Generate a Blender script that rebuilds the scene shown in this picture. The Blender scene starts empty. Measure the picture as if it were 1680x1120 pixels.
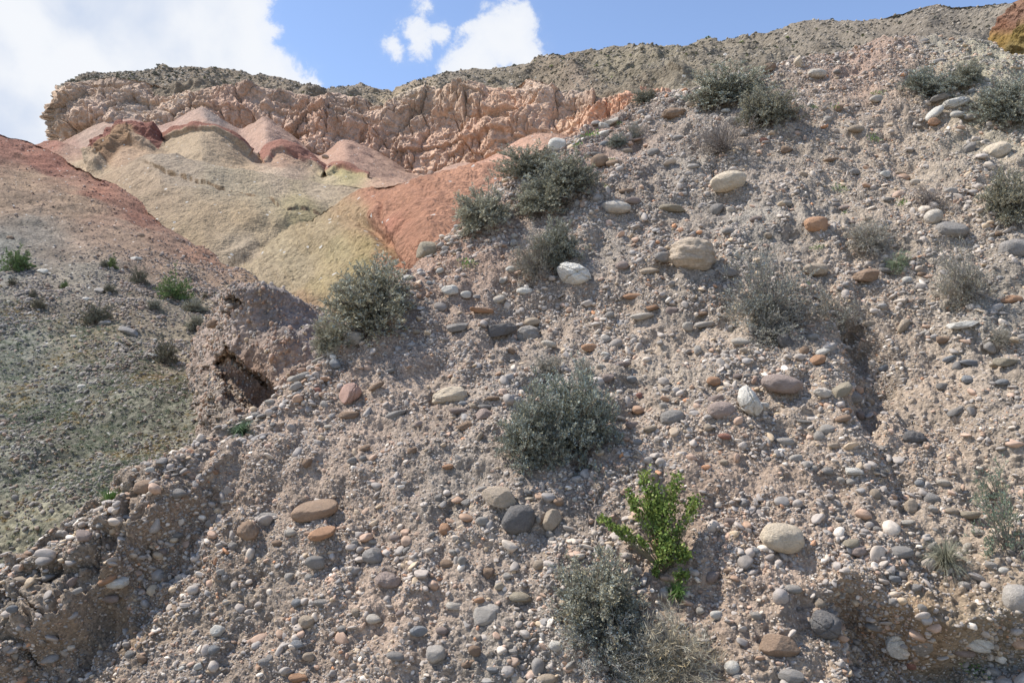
import bpy, math
import numpy as np
from mathutils import Vector, Matrix
from mathutils.bvhtree import BVHTree

# ------------------------------------------------------------------ camera, light, sky
scene = bpy.context.scene
COL = scene.collection
FPX, HOR = 1307.0, 674.0            # focal length and horizon row, in photograph pixels
PITCH = math.atan((HOR - 560.0) / FPX)
CAM = np.array([0.0, 0.0, 1.7])
cam_data = bpy.data.cameras.new("camera")
cam = bpy.data.objects.new("camera", cam_data)
COL.objects.link(cam)
cam.location = CAM
cam.rotation_euler = (math.radians(90) + PITCH, 0, 0)
cam_data.sensor_width = 36.0
cam_data.lens = FPX / 1680.0 * 36.0
cam_data.clip_start = 0.1
cam_data.clip_end = 6000
scene.camera = cam

R_ = np.array([1.0, 0, 0])
F_ = np.array([0, math.cos(PITCH), math.sin(PITCH)])
U_ = np.array([0, -math.sin(PITCH), math.cos(PITCH)])

def rays(px, py):
    px = np.asarray(px, float); py = np.asarray(py, float)
    return ((px - 840) / FPX)[..., None] * R_ + ((560 - py) / FPX)[..., None] * U_ + F_

def point(px, py, d):
    return CAM + rays(px, py) * np.asarray(d, float)[..., None]

SUN = np.array([-0.58, 0.09, 0.81]); SUN /= np.linalg.norm(SUN)
sun_data = bpy.data.lights.new("sun", 'SUN')
sun_data.energy = 5.0
sun_data.angle = math.radians(0.5)
sun_data.color = (1.0, 0.955, 0.89)
sun = bpy.data.objects.new("sun", sun_data)
COL.objects.link(sun)
sun.rotation_euler = Vector(SUN).to_track_quat('Z', 'Y').to_euler()
sun.location = (0, 0, 60)

world = bpy.data.worlds.new("World")
scene.world = world
world.use_nodes = True
wt = world.node_tree
for n in list(wt.nodes): wt.nodes.remove(n)

class NT:
    """little helper for building node trees"""
    def __init__(s, tree): s.t = tree
    def n(s, typ, **kw):
        nd = s.t.nodes.new(typ)
        for k, v in kw.items(): setattr(nd, k, v)
        return nd
    def l(s, a, b): s.t.links.new(a, b)
    def put(s, sock, v):
        if isinstance(v, bpy.types.NodeSocket): s.l(v, sock)
        elif v is not None: sock.default_value = v
    def math(s, op, a, b=None, c=None, clamp=False):
        m = s.n('ShaderNodeMath', operation=op, use_clamp=clamp)
        s.put(m.inputs[0], a); s.put(m.inputs[1], b)
        if c is not None: s.put(m.inputs[2], c)
        return m.outputs[0]
    def vmath(s, op, a, b=None):
        m = s.n('ShaderNodeVectorMath', operation=op)
        s.put(m.inputs[0], a)
        if b is not None: s.put(m.inputs[1], b)
        return m
    def ramp(s, v, a, b, c=0.0, d=1.0, smooth=True):
        m = s.n('ShaderNodeMapRange', interpolation_type='SMOOTHSTEP' if smooth else 'LINEAR')
        s.put(m.inputs[0], v); s.put(m.inputs[1], a); s.put(m.inputs[2], b); s.put(m.inputs[3], c); s.put(m.inputs[4], d)
        return m.outputs[0]
    def mix(s, f, a, b, mode='MIX'):
        m = s.n('ShaderNodeMix', data_type='RGBA', blend_type=mode)
        s.put(m.inputs[0], f); s.put(m.inputs[6], a); s.put(m.inputs[7], b)
        return m.outputs[2]
    def noise(s, vec, scale, detail=4, rough=0.55, dist=0.0):
        m = s.n('ShaderNodeTexNoise')
        if vec is not None: s.l(vec, m.inputs['Vector'])
        m.inputs['Scale'].default_value = scale; m.inputs['Detail'].default_value = detail
        m.inputs['Roughness'].default_value = rough; m.inputs['Distortion'].default_value = dist
        return m.outputs[0]
    def voro(s, vec, scale, feature='F1', rnd=1.0):
        m = s.n('ShaderNodeTexVoronoi', feature=feature)
        s.l(vec, m.inputs['Vector']); m.inputs['Scale'].default_value = scale
        m.inputs['Randomness'].default_value = rnd
        return m

W = NT(wt)
sky = W.n('ShaderNodeTexSky', sky_type='NISHITA', sun_disc=False)
sky.sun_elevation = math.asin(SUN[2])
sky.sun_rotation = math.atan2(SUN[0], SUN[1])
sky.altitude = 1600; sky.air_density = 1.0; sky.dust_density = 0.6; sky.ozone_density = 1.3
tc = W.n('ShaderNodeTexCoord')
wdir = W.vmath('NORMALIZE', tc.outputs['Generated']).outputs[0]
wn = W.n('ShaderNodeTexNoise'); W.l(wdir, wn.inputs['Vector'])
wn.inputs['Scale'].default_value = 9.0; wn.inputs['Detail'].default_value = 9; wn.inputs['Roughness'].default_value = 0.6
nbig = wn.outputs[0]
fieldv = None
# cumulus clouds: (column, row, angular radius as pixels); directions fixed in the sky
for (cx, cy, r) in [(120, 40, 330), (-150, 240, 280), (300, 110, 175), (420, 135, 85), (478, 150, 58), (120, -130, 200),
                    (688, 66, 33), (650, 76, 22), (720, 62, 24), (697, 14, 14),
                    (828, 62, 62), (778, 112, 62), (862, 98, 46), (845, 34, 40), (745, 135, 30), (2500, -150, 240)]:
    d = rays(cx, cy); L = np.linalg.norm(d); d = d / L
    ds = W.vmath('DISTANCE', wdir, tuple(d)).outputs['Value']
    f = W.math('MULTIPLY_ADD', ds, -1.0 / (r / FPX / L), 1.0)
    # soft near the rim: scale to pixels so every rim has the same raggedness
    f = W.math('MULTIPLY', f, min(r, 260) / 100.0)
    fieldv = f if fieldv is None else W.math('MAXIMUM', fieldv, f)
n2 = W.noise(wdir, 30.0, 10, 0.66, 0.25)
edge = W.math('ADD', fieldv, W.math('MULTIPLY_ADD', nbig, 0.7, -0.35))
edge = W.math('ADD', edge, W.math('MULTIPLY_ADD', n2, 0.75, -0.38))
cover = W.math('ADD', W.math('MULTIPLY', W.ramp(edge, -0.02, 0.16), 0.8), W.math('MULTIPLY', W.ramp(edge, -0.15, 0.5), 0.2))
shade = W.ramp(W.noise(wdir, 5.5, 6, 0.5, 0.3), 0.38, 0.62)
thick = W.ramp(edge, 0.15, 1.6)
cl = W.mix(W.math('MULTIPLY', shade, thick), (0.90, 0.925, 0.97, 1), (0.60, 0.69, 0.86, 1))
bg_s = W.n('ShaderNodeBackground'); bg_s.inputs[1].default_value = 0.12
sk = W.mix(1.0, sky.outputs[0], (1.58, 1.50, 1.50, 1), 'MULTIPLY')
W.l(sk, bg_s.inputs[0])
bg_c = W.n('ShaderNodeBackground'); W.l(cl, bg_c.inputs[0]); bg_c.inputs[1].default_value = 0.76
mx = W.n('ShaderNodeMixShader'); W.l(cover, mx.inputs[0]); W.l(bg_s.outputs[0], mx.inputs[1]); W.l(bg_c.outputs[0], mx.inputs[2])
wo = W.n('ShaderNodeOutputWorld'); W.l(mx.outputs[0], wo.inputs[0])

scene.view_settings.view_transform = 'Standard'
scene.view_settings.look = 'None'
scene.view_settings.exposure = 0.42
scene.view_settings.gamma = 1.0
scene.view_settings.use_curve_mapping = False
scene.render.engine = 'CYCLES'

# ------------------------------------------------------------------ numpy noise
rng = np.random.default_rng(7)
_G = rng.normal(size=(256, 3)); _G /= np.linalg.norm(_G, axis=1, keepdims=True); _G = _G.astype(np.float32)

def _hash(i, j, k, seed):
    h = (i.astype(np.int64) * 73856093) ^ (j.astype(np.int64) * 19349663) ^ (k.astype(np.int64) * 83492791) ^ (seed * 2654435761)
    h &= 0xffffffff
    h ^= h >> 15; h = (h * 2246822519) & 0xffffffff; h ^= h >> 13
    return (h & 255).astype(np.int32)

def perlin(P, seed=0):
    P = P.reshape(-1, 3)
    I = np.floor(P); f = (P - I).astype(np.float32); I = I.astype(np.int64)
    w = f * f * f * (f * (f * 6 - 15) + 10)
    out = np.zeros(len(P), np.float32)
    for a in (0, 1):
        wa = w[:, 0] if a else 1 - w[:, 0]
        for b in (0, 1):
            wb = w[:, 1] if b else 1 - w[:, 1]
            for c in (0, 1):
                wc = w[:, 2] if c else 1 - w[:, 2]
                g = _G[_hash(I[:, 0] + a, I[:, 1] + b, I[:, 2] + c, seed)]
                out += wa * wb * wc * (g[:, 0] * (f[:, 0] - a) + g[:, 1] * (f[:, 1] - b) + g[:, 2] * (f[:, 2] - c))
    return out * 1.5

def fbm(P, octv=4, seed=0, gain=0.5):
    shp = P.shape[:-1]; P = P.reshape(-1, 3)
    s = np.zeros(len(P)); a = 1.0
    for o in range(octv):
        s += a * perlin(P * (2.03 ** o) + 17.3 * o, seed + o); a *= gain
    return s.reshape(shp)

def ridged(P, octv=4, seed=0, gain=0.5):
    shp = P.shape[:-1]; P = P.reshape(-1, 3)
    s = np.zeros(len(P)); a = 1.0
    for o in range(octv):
        s += a * (1 - 2 * np.abs(perlin(P * (2.03 ** o) + 9.1 * o, seed + o))); a *= gain
    return s.reshape(shp)

def worley(P, seed=0):
    """distance to the nearest and second nearest cell point, and a cell hash in 0..1"""
    shp = P.shape[:-1]; P = P.reshape(-1, 3)
    I = np.floor(P).astype(np.int64); f = P - I
    d1 = np.full(len(P), 9.0); d2 = np.full(len(P), 9.0); hid = np.zeros(len(P))
    for a in (-1, 0, 1):
        for b in (-1, 0, 1):
            for c in (-1, 0, 1):
                h = _hash(I[:, 0] + a, I[:, 1] + b, I[:, 2] + c, seed)
                g = _G[h] * 0.45
                dd = np.sqrt((a + .5 + g[:, 0] - f[:, 0]) ** 2 + (b + .5 + g[:, 1] - f[:, 1]) ** 2 + (c + .5 + g[:, 2] - f[:, 2]) ** 2)
                n = dd < d1
                d2 = np.where(n, d1, np.minimum(d2, dd)); hid = np.where(n, h / 255.0, hid); d1 = np.where(n, dd, d1)
    return d1.reshape(shp), d2.reshape(shp), hid.reshape(shp)

def sstep(a, b, x):
    t = np.clip((x - a) / (b - a), 0, 1)
    return t * t * (3 - 2 * t)

def polydist(x, y, pl):
    """signed distance of points to a polyline; positive on its left side when walking along it"""
    pl = np.asarray(pl, float)
    best = np.full(np.shape(x), 1e9); sgn = np.ones(np.shape(x)); par = np.zeros(np.shape(x))
    for i in range(len(pl) - 1):
        a, b = pl[i], pl[i + 1]; ab = b - a; L2 = ab @ ab
        t = np.clip(((x - a[0]) * ab[0] + (y - a[1]) * ab[1]) / L2, 0, 1)
        dx = x - a[0] - t * ab[0]; dy = y - a[1] - t * ab[1]
        d = np.hypot(dx, dy); m = d < best
        cr = ab[0] * (y - a[1]) - ab[1] * (x - a[0])
        best = np.where(m, d, best); sgn = np.where(m, np.where(cr >= 0, 1.0, -1.0), sgn); par = np.where(m, i + t, par)
    return best * sgn, par

# ------------------------------------------------------------------ object helpers
def link(name, me, mat=None, parent=None):
    o = bpy.data.objects.new(name, me)
    COL.objects.link(o)
    if mat is not None and me is not None and not me.materials: me.materials.append(mat)
    if parent is not None: o.parent = parent
    return o

def tag(o, label=None, cat=None, group=None, kind=None):
    if label: o['label'] = label
    if cat: o['category'] = cat
    if group: o['group'] = group
    if kind: o['kind'] = kind
    return o

def raw_mesh(name, V, Fv, corners, smooth=True, col=None):
    """V (n,3), Fv flat vertex indices, corners = vertices per face"""
    me = bpy.data.meshes.new(name)
    V = np.ascontiguousarray(V, np.float32); Fv = np.ascontiguousarray(Fv, np.int32).ravel()
    nf = len(Fv) // corners
    me.vertices.add(len(V)); me.vertices.foreach_set('co', V.ravel())
    me.loops.add(len(Fv)); me.loops.foreach_set('vertex_index', Fv)
    me.polygons.add(nf)
    me.polygons.foreach_set('loop_start', np.arange(nf, dtype=np.int32) * corners)
    me.polygons.foreach_set('use_smooth', np.full(nf, smooth))
    me.update(calc_edges=True)
    if col is not None:
        at = me.color_attributes.new('Col', 'FLOAT_COLOR', 'POINT')
        c4 = np.ones((len(V), 4), np.float32); c4[:, :3] = col
        at.data.foreach_set('color', c4.ravel())
    return me

def grid_faces(m, n, keep=None):
    i = np.arange(m * n).reshape(m, n)
    q = np.stack([i[:-1, :-1], i[1:, :-1], i[1:, 1:], i[:-1, 1:]], -1)
    if keep is not None: q = q[keep]
    return q.reshape(-1, 4)

def idw(px, py, pts, power=2.6, asp=1.6):
    num = np.zeros(px.shape + (3,)); den = np.zeros(px.shape)
    for (x, y, c) in pts:
        w = 1.0 / ((((px - x) / asp) ** 2 + (py - y) ** 2 + 40.0) ** (power / 2))
        num += w[..., None] * np.array(c[:3]); den += w
    return num / den[..., None]

def hermite_rows(rows, ny):
    """rows: list of (n,3) arrays -> (ny,n,3) through Catmull-Rom"""
    A = np.array(rows); k = len(A)
    out = []
    for v in np.linspace(0, k - 1, ny):
        i = min(int(v), k - 2); t = v - i
        p1, p2 = A[i], A[i + 1]
        p0 = A[i - 1] if i > 0 else 2 * p1 - p2
        p3 = A[i + 2] if i + 2 < k else 2 * p2 - p1
        out.append(0.5 * (2 * p1 + (p2 - p0) * t + (2 * p0 - 5 * p1 + 4 * p2 - p3) * t * t + (3 * p1 - p0 - 3 * p2 + p3) * t ** 3))
    return np.array(out)

def sheet(name, rows, nx, ny, disp=None, color=None, back=(8, 6.0), depth_fn=None, mat=None, smoothing=0):
    """land surface lofted through rows of (column, row, distance) with its far side falling away behind the crest"""
    u = np.linspace(0, 1, nx); R = []
    for r in rows:
        r = np.array(r, float)
        t = (r[:, 0] - r[0, 0]) / (r[-1, 0] - r[0, 0]) if r[-1, 0] > r[0, 0] + 1 else np.linspace(0, 1, len(r))
        if np.any(np.diff(t) <= 0):
            t = np.concatenate([[0], np.cumsum(np.hypot(np.diff(r[:, 0]), np.diff(r[:, 1])))]); t /= t[-1]
        c = np.stack([np.interp(u, t, r[:, k]) for k in range(3)], -1)
        for _ in range(smoothing):
            c[1:-1] = (c[:-2] + 2 * c[1:-1] + c[2:]) / 4
        R.append(c)
    G = hermite_rows(R, ny)
    px, py, d = G[..., 0], G[..., 1], G[..., 2]
    if depth_fn is not None: d = d + depth_fn(px, py)
    P = point(px, py, d)
    nb, step = back
    if nb:
        top = P[0]; h = top - CAM; h[:, 2] = 0; h /= np.linalg.norm(h, axis=1, keepdims=True)
        B = []
        for k in range(nb, 0, -1):
            B.append(top + h * step * k + np.array([0, 0, -1.0]) * step * (0.12 * k + 0.16 * k * k * 0.5))
        P = np.concatenate([np.array(B), P], 0)
        px = np.concatenate([np.repeat(px[:1], nb, 0), px]); py = np.concatenate([np.repeat(py[:1], nb, 0), py])
        d = np.concatenate([np.repeat(d[:1], nb, 0), d])
    du = np.gradient(P, axis=1); dv = np.gradient(P, axis=0)
    N = np.cross(dv, du); N /= np.linalg.norm(N, axis=2, keepdims=True) + 1e-9
    N *= np.where(np.sum(N * (CAM - P), -1, keepdims=True) * 1.0 + N[..., 2:3] * 1e3 >= 0, 1, -1)
    if disp is not None:
        P = P + N * disp(P, px, py, d, N)[..., None]
    C = color(P, px, py) if color is not None else None
    m, n = P.shape[:2]
    me = raw_mesh(name, P.reshape(-1, 3), grid_faces(m, n), 4, True, None if C is None else C.reshape(-1, 3))
    o = link(name, me, mat); tag(o, kind='structure')
    return o, P, (px, py)

def bvh_of(P, stepv=1):
    Q = P[::stepv, ::stepv]
    m, n = Q.shape[:2]
    return BVHTree.FromPolygons([tuple(v) for v in Q.reshape(-1, 3)], [tuple(f) for f in grid_faces(m, n)])

def cast(bvh, px, py):
    d = rays(px, py); L = np.linalg.norm(d)
    hit = bvh.ray_cast(Vector(CAM), Vector(d / L))
    return hit[0], hit[1], hit[3]

# ------------------------------------------------------------------ materials
def new_mat(name):
    m = bpy.data.materials.new(name); m.use_nodes = True
    for n in list(m.node_tree.nodes): m.node_tree.nodes.remove(n)
    t = NT(m.node_tree)
    out = t.n('ShaderNodeOutputMaterial'); b = t.n('ShaderNodeBsdfPrincipled')
    b.inputs['Roughness'].default_value = 0.95; b.inputs['Specular IOR Level'].default_value = 0.25
    t.l(b.outputs[0], out.inputs[0])
    return m, t, b

def land_mat(name, cell=0.3, amp=0.35, big=0.05, bump=0.4, bdist=0.1, fleck=0.0, var=0.3):
    """loose ground: pigment from the vertex colours, gravel-sized cells of differing tone, broken relief"""
    m, t, b = new_mat(name)
    at = t.n('ShaderNodeAttribute', attribute_name='Col')
    geo = t.n('ShaderNodeNewGeometry'); pos = geo.outputs['Position']
    v = t.voro(pos, 1.0 / cell)
    sep = t.n('ShaderNodeSeparateColor'); t.l(v.outputs['Color'], sep.inputs[0])
    tone = t.math('MULTIPLY_ADD', sep.outputs[0], amp * 2, 1 - amp)
    n1 = t.noise(pos, big, 6, 0.6); n3 = t.noise(pos, 1.6 / cell, 5, 0.6)
    tone = t.math('MULTIPLY', tone, t.math('MULTIPLY_ADD', n1, 2 * var, 1 - var))
    tone = t.math('MULTIPLY', tone, t.math('MULTIPLY_ADD', n3, 0.7, 0.65))
    cmb = t.n('ShaderNodeCombineColor'); [t.l(tone, cmb.inputs[i]) for i in range(3)]
    c = t.mix(1.0, at.outputs[0], cmb.outputs[0], 'MULTIPLY')
    if fleck > 0:
        v2 = t.voro(pos, 0.45 / cell)
        s2 = t.n('ShaderNodeSeparateColor'); t.l(v2.outputs['Color'], s2.inputs[0])
        pick = t.ramp(s2.outputs[1], 1 - fleck, 1 - fleck + 0.02)
        pick = t.math('MULTIPLY', pick, t.ramp(v2.outputs['Distance'], 0.32, 0.26))
        c = t.mix(pick, c, (0.50, 0.47, 0.42, 1))
    t.l(c, b.inputs['Base Color'])
    hgt = t.math('ADD', t.math('MULTIPLY', v.outputs['Distance'], -0.6), n3)
    hgt = t.math('ADD', hgt, t.math('MULTIPLY', t.noise(pos, 0.3 / cell, 4, 0.6), 2.0))
    bp = t.n('ShaderNodeBump'); bp.inputs['Strength'].default_value = bump; bp.inputs['Distance'].default_value = bdist
    t.l(hgt, bp.inputs['Height']); t.l(bp.outputs[0], b.inputs['Normal'])
    return m

M_slope = land_mat("slope_matrix", cell=0.022, amp=0.30, big=1.1, bump=0.8, bdist=0.018, fleck=0.0, var=0.28)
M_hillside = land_mat("hillside_ground", cell=0.075, amp=0.34, big=0.25, bump=0.7, bdist=0.05, fleck=0.05, var=0.30)
M_outcrop = land_mat("outcrop_rock", cell=0.06, amp=0.26, big=0.9, bump=0.8, bdist=0.05, fleck=0.04, var=0.25)
M_badland = land_mat("badland_clay", cell=0.30, amp=0.20, big=0.06, bump=0.75, bdist=0.26, fleck=0.045, var=0.22)
M_cliff = land_mat("cliff_rock", cell=0.9, amp=0.14, big=0.07, bump=0.75, bdist=0.9, fleck=0.0, var=0.28)
M_mountain = land_mat("mountain_scree", cell=0.8, amp=0.20, big=0.05, bump=0.9, bdist=0.6, fleck=0.03, var=0.22)

# ------------------------------------------------------------------ THE NEAR SLOPE
PN = np.array([-0.14, -0.705, 0.695]); PN /= np.linalg.norm(PN)
P0 = point(840, 1120, 5.0)
SA = np.cross(np.array([PN[0], PN[1], PN[2]]), np.array([0, 0, 1.0])) * -1.0
SA /= np.linalg.norm(SA)
if SA[0] < 0: SA = -SA
TA = np.cross(PN, SA); TA = TA if TA[2] > 0 else -TA

def on_plane(px, py):
    d = rays(px, py)
    t = ((P0 - CAM) @ PN) / (d @ PN)
    t = np.where(t > 0, t, 60.0); t = np.minimum(t, 40.0)
    Q = CAM + d * t[..., None]
    return Q, (Q - P0) @ SA, (Q - P0) @ TA

CREST = [(-420, 1180), (-150, 1010), (0, 935), (75, 880), (150, 838), (230, 782), (330, 722), (420, 662), (500, 602), (575, 548),
         (640, 470), (700, 405), (765, 352), (840, 285), (905, 243), (960, 208), (1010, 178), (1060, 152), (1130, 135),
         (1220, 118), (1300, 104), (1380, 90), (1450, 74), (1530, 56), (1590, 66), (1680, 84), (1800, 95), (2050, 110)]
_, cs, ct = on_plane(np.array([c[0] for c in CREST]), np.array([c[1] for c in CREST]))
crest_st = np.stack([cs, ct], -1)
LEDGE = [(1330, 975), (1395, 968), (1440, 990), (1500, 1022), (1560, 1032), (1640, 1020), (1700, 1010), (1900, 1000)]
_, ls, lt = on_plane(np.array([c[0] for c in LEDGE]), np.array([c[1] for c in LEDGE]))
ledge_st = np.stack([ls, lt], -1)
RIBEDGE = [(-200, 1120), (0, 1062), (90, 1020), (170, 945), (230, 885), (290, 828), (345, 778), (405, 715), (465, 665), (530, 612)]
_, rs_, rt_ = on_plane(np.array([c[0] for c in RIBEDGE]), np.array([c[1] for c in RIBEDGE]))
rib_st = np.stack([rs_, rt_], -1)
PIT = [(1400, 520), (1430, 560), (1445, 610), (1425, 660), (1430, 720)]
_, ps_, pt_ = on_plane(np.array([c[0] for c in PIT]), np.array([c[1] for c in PIT]))
pit_st = np.stack([ps_, pt_], -1)
OVERHANG = [(610, 590), (645, 600), (680, 585)]

xs = np.concatenate([np.linspace(-420, -12, 50), np.arange(-10, 1692, 1.9), np.linspace(1700, 2050, 46)])
ys = np.concatenate([np.linspace(-160, -8, 14), np.arange(-6, 1128, 1.9), np.linspace(1134, 1500, 50)])
PX, PY = np.meshgrid(xs, ys)
Q, S, T = on_plane(PX, PY)
ST = np.stack([S, T, np.zeros_like(S)], -1)
dcr, par = polydist(S, T, crest_st)          # positive on the outside of the crest (left side walking uphill to the right)
wob = 0.09 * fbm(ST * 2.2, 4, 50)
dout = dcr + wob
H = 0.16 * fbm(ST * 0.42, 3, 1) + 0.075 * fbm(ST * 1.5, 3, 5)
run = ST * np.array([1.5, 0.28, 1]); run[..., 0] += 0.25 * fbm(ST * 0.6, 2, 77)
H += -0.075 * np.clip(ridged(run, 2, 9) - 0.75, 0, 1)                       # rills running down the fall line
H += 0.050 * fbm(ST * 4.0, 4, 12) - 0.05 * sstep(0.25, 0.7, fbm(ST * 2.6, 3, 14))
# stones half freed from the matrix
d1, d2, hid = worley(ST * np.array([13.0, 17.0, 1]) + 0.3 * fbm(ST * 8, 2, 3)[..., None], 4)
H += 0.030 * sstep(0.1, 0.5, 0.62 - d1) * (hid > 0.35) * sstep(-0.3, 0.3, fbm(ST * 1.1, 2, 31))
d1b, _, hb = worley(ST * np.array([30.0, 38.0, 1]), 8)
H += 0.012 * sstep(0.0, 0.5, 0.6 - d1b) * (hb > 0.3)
H += 0.012 * fbm(ST * 22.0, 3, 21)
# the cemented rib along the left crest, standing proud with an undercut edge
drib, ppar = polydist(S, T, rib_st)
rw = 0.11 * fbm(ST * 2.6, 4, 61) + 0.04 * fbm(ST * 9, 2, 62)
ribfade = sstep(7.6, 3.2, ppar)
ribh = 0.05 * ribfade * sstep(-0.03, 0.03, drib + rw) - 0.33 * ribfade * sstep(0.03, -0.03, drib + rw) * np.exp(-np.clip(-drib, 0, 9) / 2.4)
undercut = -0.20 * ribfade * np.exp(-((drib + rw + 0.18) / 0.16) ** 2)
H += ribh + undercut
blocky = worley(ST * 3.1 + 0.5 * fbm(ST * 3, 2, 63)[..., None], 64)
H += ribfade * sstep(-0.05, 0.1, drib + rw) * (0.17 * (blocky[2] - 0.5) - 0.10 * sstep(0.22, 0.0, blocky[1] - blocky[0]))
# the undercut ledge low on the right
dl, lp = polydist(S, T, ledge_st)
dl = dl + 0.06 * fbm(ST * 3.0, 3, 71)
lf = sstep(0.0, 1.2, lp)
below = sstep(0.03, -0.03, dl)
H += lf * (0.10 * sstep(0.9, 0.0, dl) * (1 - below) - below * 0.42 * np.exp(-np.clip(-dl - 0.1, 0, 9) / 0.8))
# the root hollow under the right shrub
dp, pp = polydist(S, T, pit_st)
pw = 0.17 * np.interp(pp, [0, 1, 2, 3, 4], [0.7, 1.35, 1.2, 0.9, 0.5])
H -= 0.24 * sstep(1.0, 0.15, np.abs(dp + 0.09 * fbm(ST * 5, 3, 81)) / pw * 0.75) * sstep(4.0, 3.0, pp)
# shallow scoop to the right of the hollow
s0, t0 = on_plane(np.array(1500.), np.array(650.))[1:]
H -= 0.16 * np.exp(-((S - s0) / 0.45) ** 2 - ((T - t0) / 0.9) ** 2)
# the far side beyond the crest
dd = np.clip(dout, 0, None)
H -= 1.7 * dd * sstep(0, 0.18, dd) + 0.02 * sstep(-0.25, 0, dout) * sstep(3, 8, par)
SP = Q + PN * H[..., None]
keepv = dout < 2.6
kq = keepv[:-1, :-1] & keepv[1:, :-1] & keepv[1:, 1:] & keepv[:-1, 1:]

pinkish = (0.42, 0.325, 0.26); greyish = (0.345, 0.305, 0.265); tanc = (0.41, 0.34, 0.275)
slope_pts = [(250, 1060, (0.33, 0.27, 0.225)), (500, 760, (0.40, 0.315, 0.255)), (560, 700, (0.41, 0.32, 0.26)), (700, 640, (0.40, 0.32, 0.26)),
             (680, 560, (0.40, 0.315, 0.26)), (900, 650, greyish), (1080, 600, tanc), (1200, 520, tanc), (1450, 680, (0.41, 0.33, 0.265)),
             (1540, 640, (0.40, 0.325, 0.26)), (1250, 950, pinkish), (1400, 880, (0.36, 0.29, 0.235)), (1000, 780, (0.33, 0.27, 0.225)),
             (760, 800, greyish), (620, 980, pinkish), (860, 1080, greyish), (1180, 850, (0.37, 0.275, 0.215)), (1600, 800, tanc),
             (1250, 350, greyish), (1400, 250, tanc), (1150, 250, greyish), (1000, 380, greyish), (1600, 350, tanc), (1640, 480, (0.32, 0.29, 0.25)),
             (1420, 100, (0.42, 0.30, 0.24)), (1470, 85, (0.40, 0.29, 0.23)), (1540, 75, (0.36, 0.33, 0.27)), (1600, 110, (0.40, 0.37, 0.28)), (1680, 130, (0.42, 0.39, 0.29)),
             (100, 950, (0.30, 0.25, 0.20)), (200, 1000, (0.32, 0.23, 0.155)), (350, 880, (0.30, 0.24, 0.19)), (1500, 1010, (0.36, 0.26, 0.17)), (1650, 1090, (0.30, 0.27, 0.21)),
             (730, 410, (0.38, 0.26, 0.20)), (960, 230, (0.38, 0.27, 0.22))]
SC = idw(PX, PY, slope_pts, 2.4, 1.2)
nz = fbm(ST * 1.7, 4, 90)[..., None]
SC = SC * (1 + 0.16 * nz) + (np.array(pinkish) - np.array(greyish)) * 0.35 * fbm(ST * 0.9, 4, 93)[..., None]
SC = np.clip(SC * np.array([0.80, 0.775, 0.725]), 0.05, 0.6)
sf = grid_faces(*PX.shape, kq)
used = np.unique(sf); remap = np.zeros(PX.size, np.int32); remap[used] = np.arange(len(used))
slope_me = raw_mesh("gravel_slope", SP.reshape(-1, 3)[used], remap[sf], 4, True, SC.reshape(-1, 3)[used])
slope = link("gravel_slope", slope_me, M_slope); tag(slope, kind='structure')
slope_bvh = bvh_of(SP, 3)

# ------------------------------------------------------------------ THE FAR LAND
def warp(px, py, P, f, a, seed):
    return px + a * fbm(P * f, 3, seed), py + a * 0.5 * fbm(P * f, 3, seed + 5)

# left hillside
GREY = (0.21, 0.195, 0.18); RED = (0.285, 0.130, 0.092); BRN = (0.31, 0.205, 0.145)
hs_pts = [(0, 225, (0.26, 0.115, 0.085)), (80, 260, (0.26, 0.11, 0.08)), (170, 305, RED), (240, 355, RED), (330, 425, (0.29, 0.155, 0.11)), (440, 480, (0.30, 0.19, 0.13)),
          (40, 300, BRN), (120, 330, BRN), (200, 390, (0.30, 0.20, 0.15)), (300, 440, (0.30, 0.21, 0.16)), (0, 330, (0.28, 0.19, 0.14)), (60, 370, (0.23, 0.19, 0.165)),
          (0, 420, GREY), (150, 450, (0.24, 0.20, 0.17)), (300, 500, (0.24, 0.19, 0.15)), (180, 560, (0.25, 0.20, 0.145)), (0, 560, (0.20, 0.19, 0.165)), (100, 620, (0.20, 0.185, 0.16)),
          (250, 650, (0.215, 0.195, 0.155)), (0, 750, (0.215, 0.20, 0.165)), (200, 760, (0.22, 0.205, 0.165)), (50, 880, (0.235, 0.205, 0.15)), (320, 560, (0.29, 0.225, 0.165)), (380, 660, (0.25, 0.22, 0.18)), (-200, 300, BRN), (-200, 700, GREY)]
def hs_col(P, px, py):
    wx, wy = warp(px, py, P, 0.35, 26, 120)
    c = idw(wx, wy, hs_pts, 3.2, 1.8)
    return np.clip(c * np.array((0.82, 0.85, 0.77)) * (1 + 0.28 * fbm(P * 0.8, 4, 130)[..., None]), 0.03, 0.6)
def hs_disp(P, px, py, d, N):
    k = d / 20.0
    return 0.35 * fbm(P * 0.16, 3, 100) + 0.16 * fbm(P * 0.6, 4, 101) + 0.045 * fbm(P * 2.6, 3, 102) + 0.02 * fbm(P * 8, 2, 103)
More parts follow.
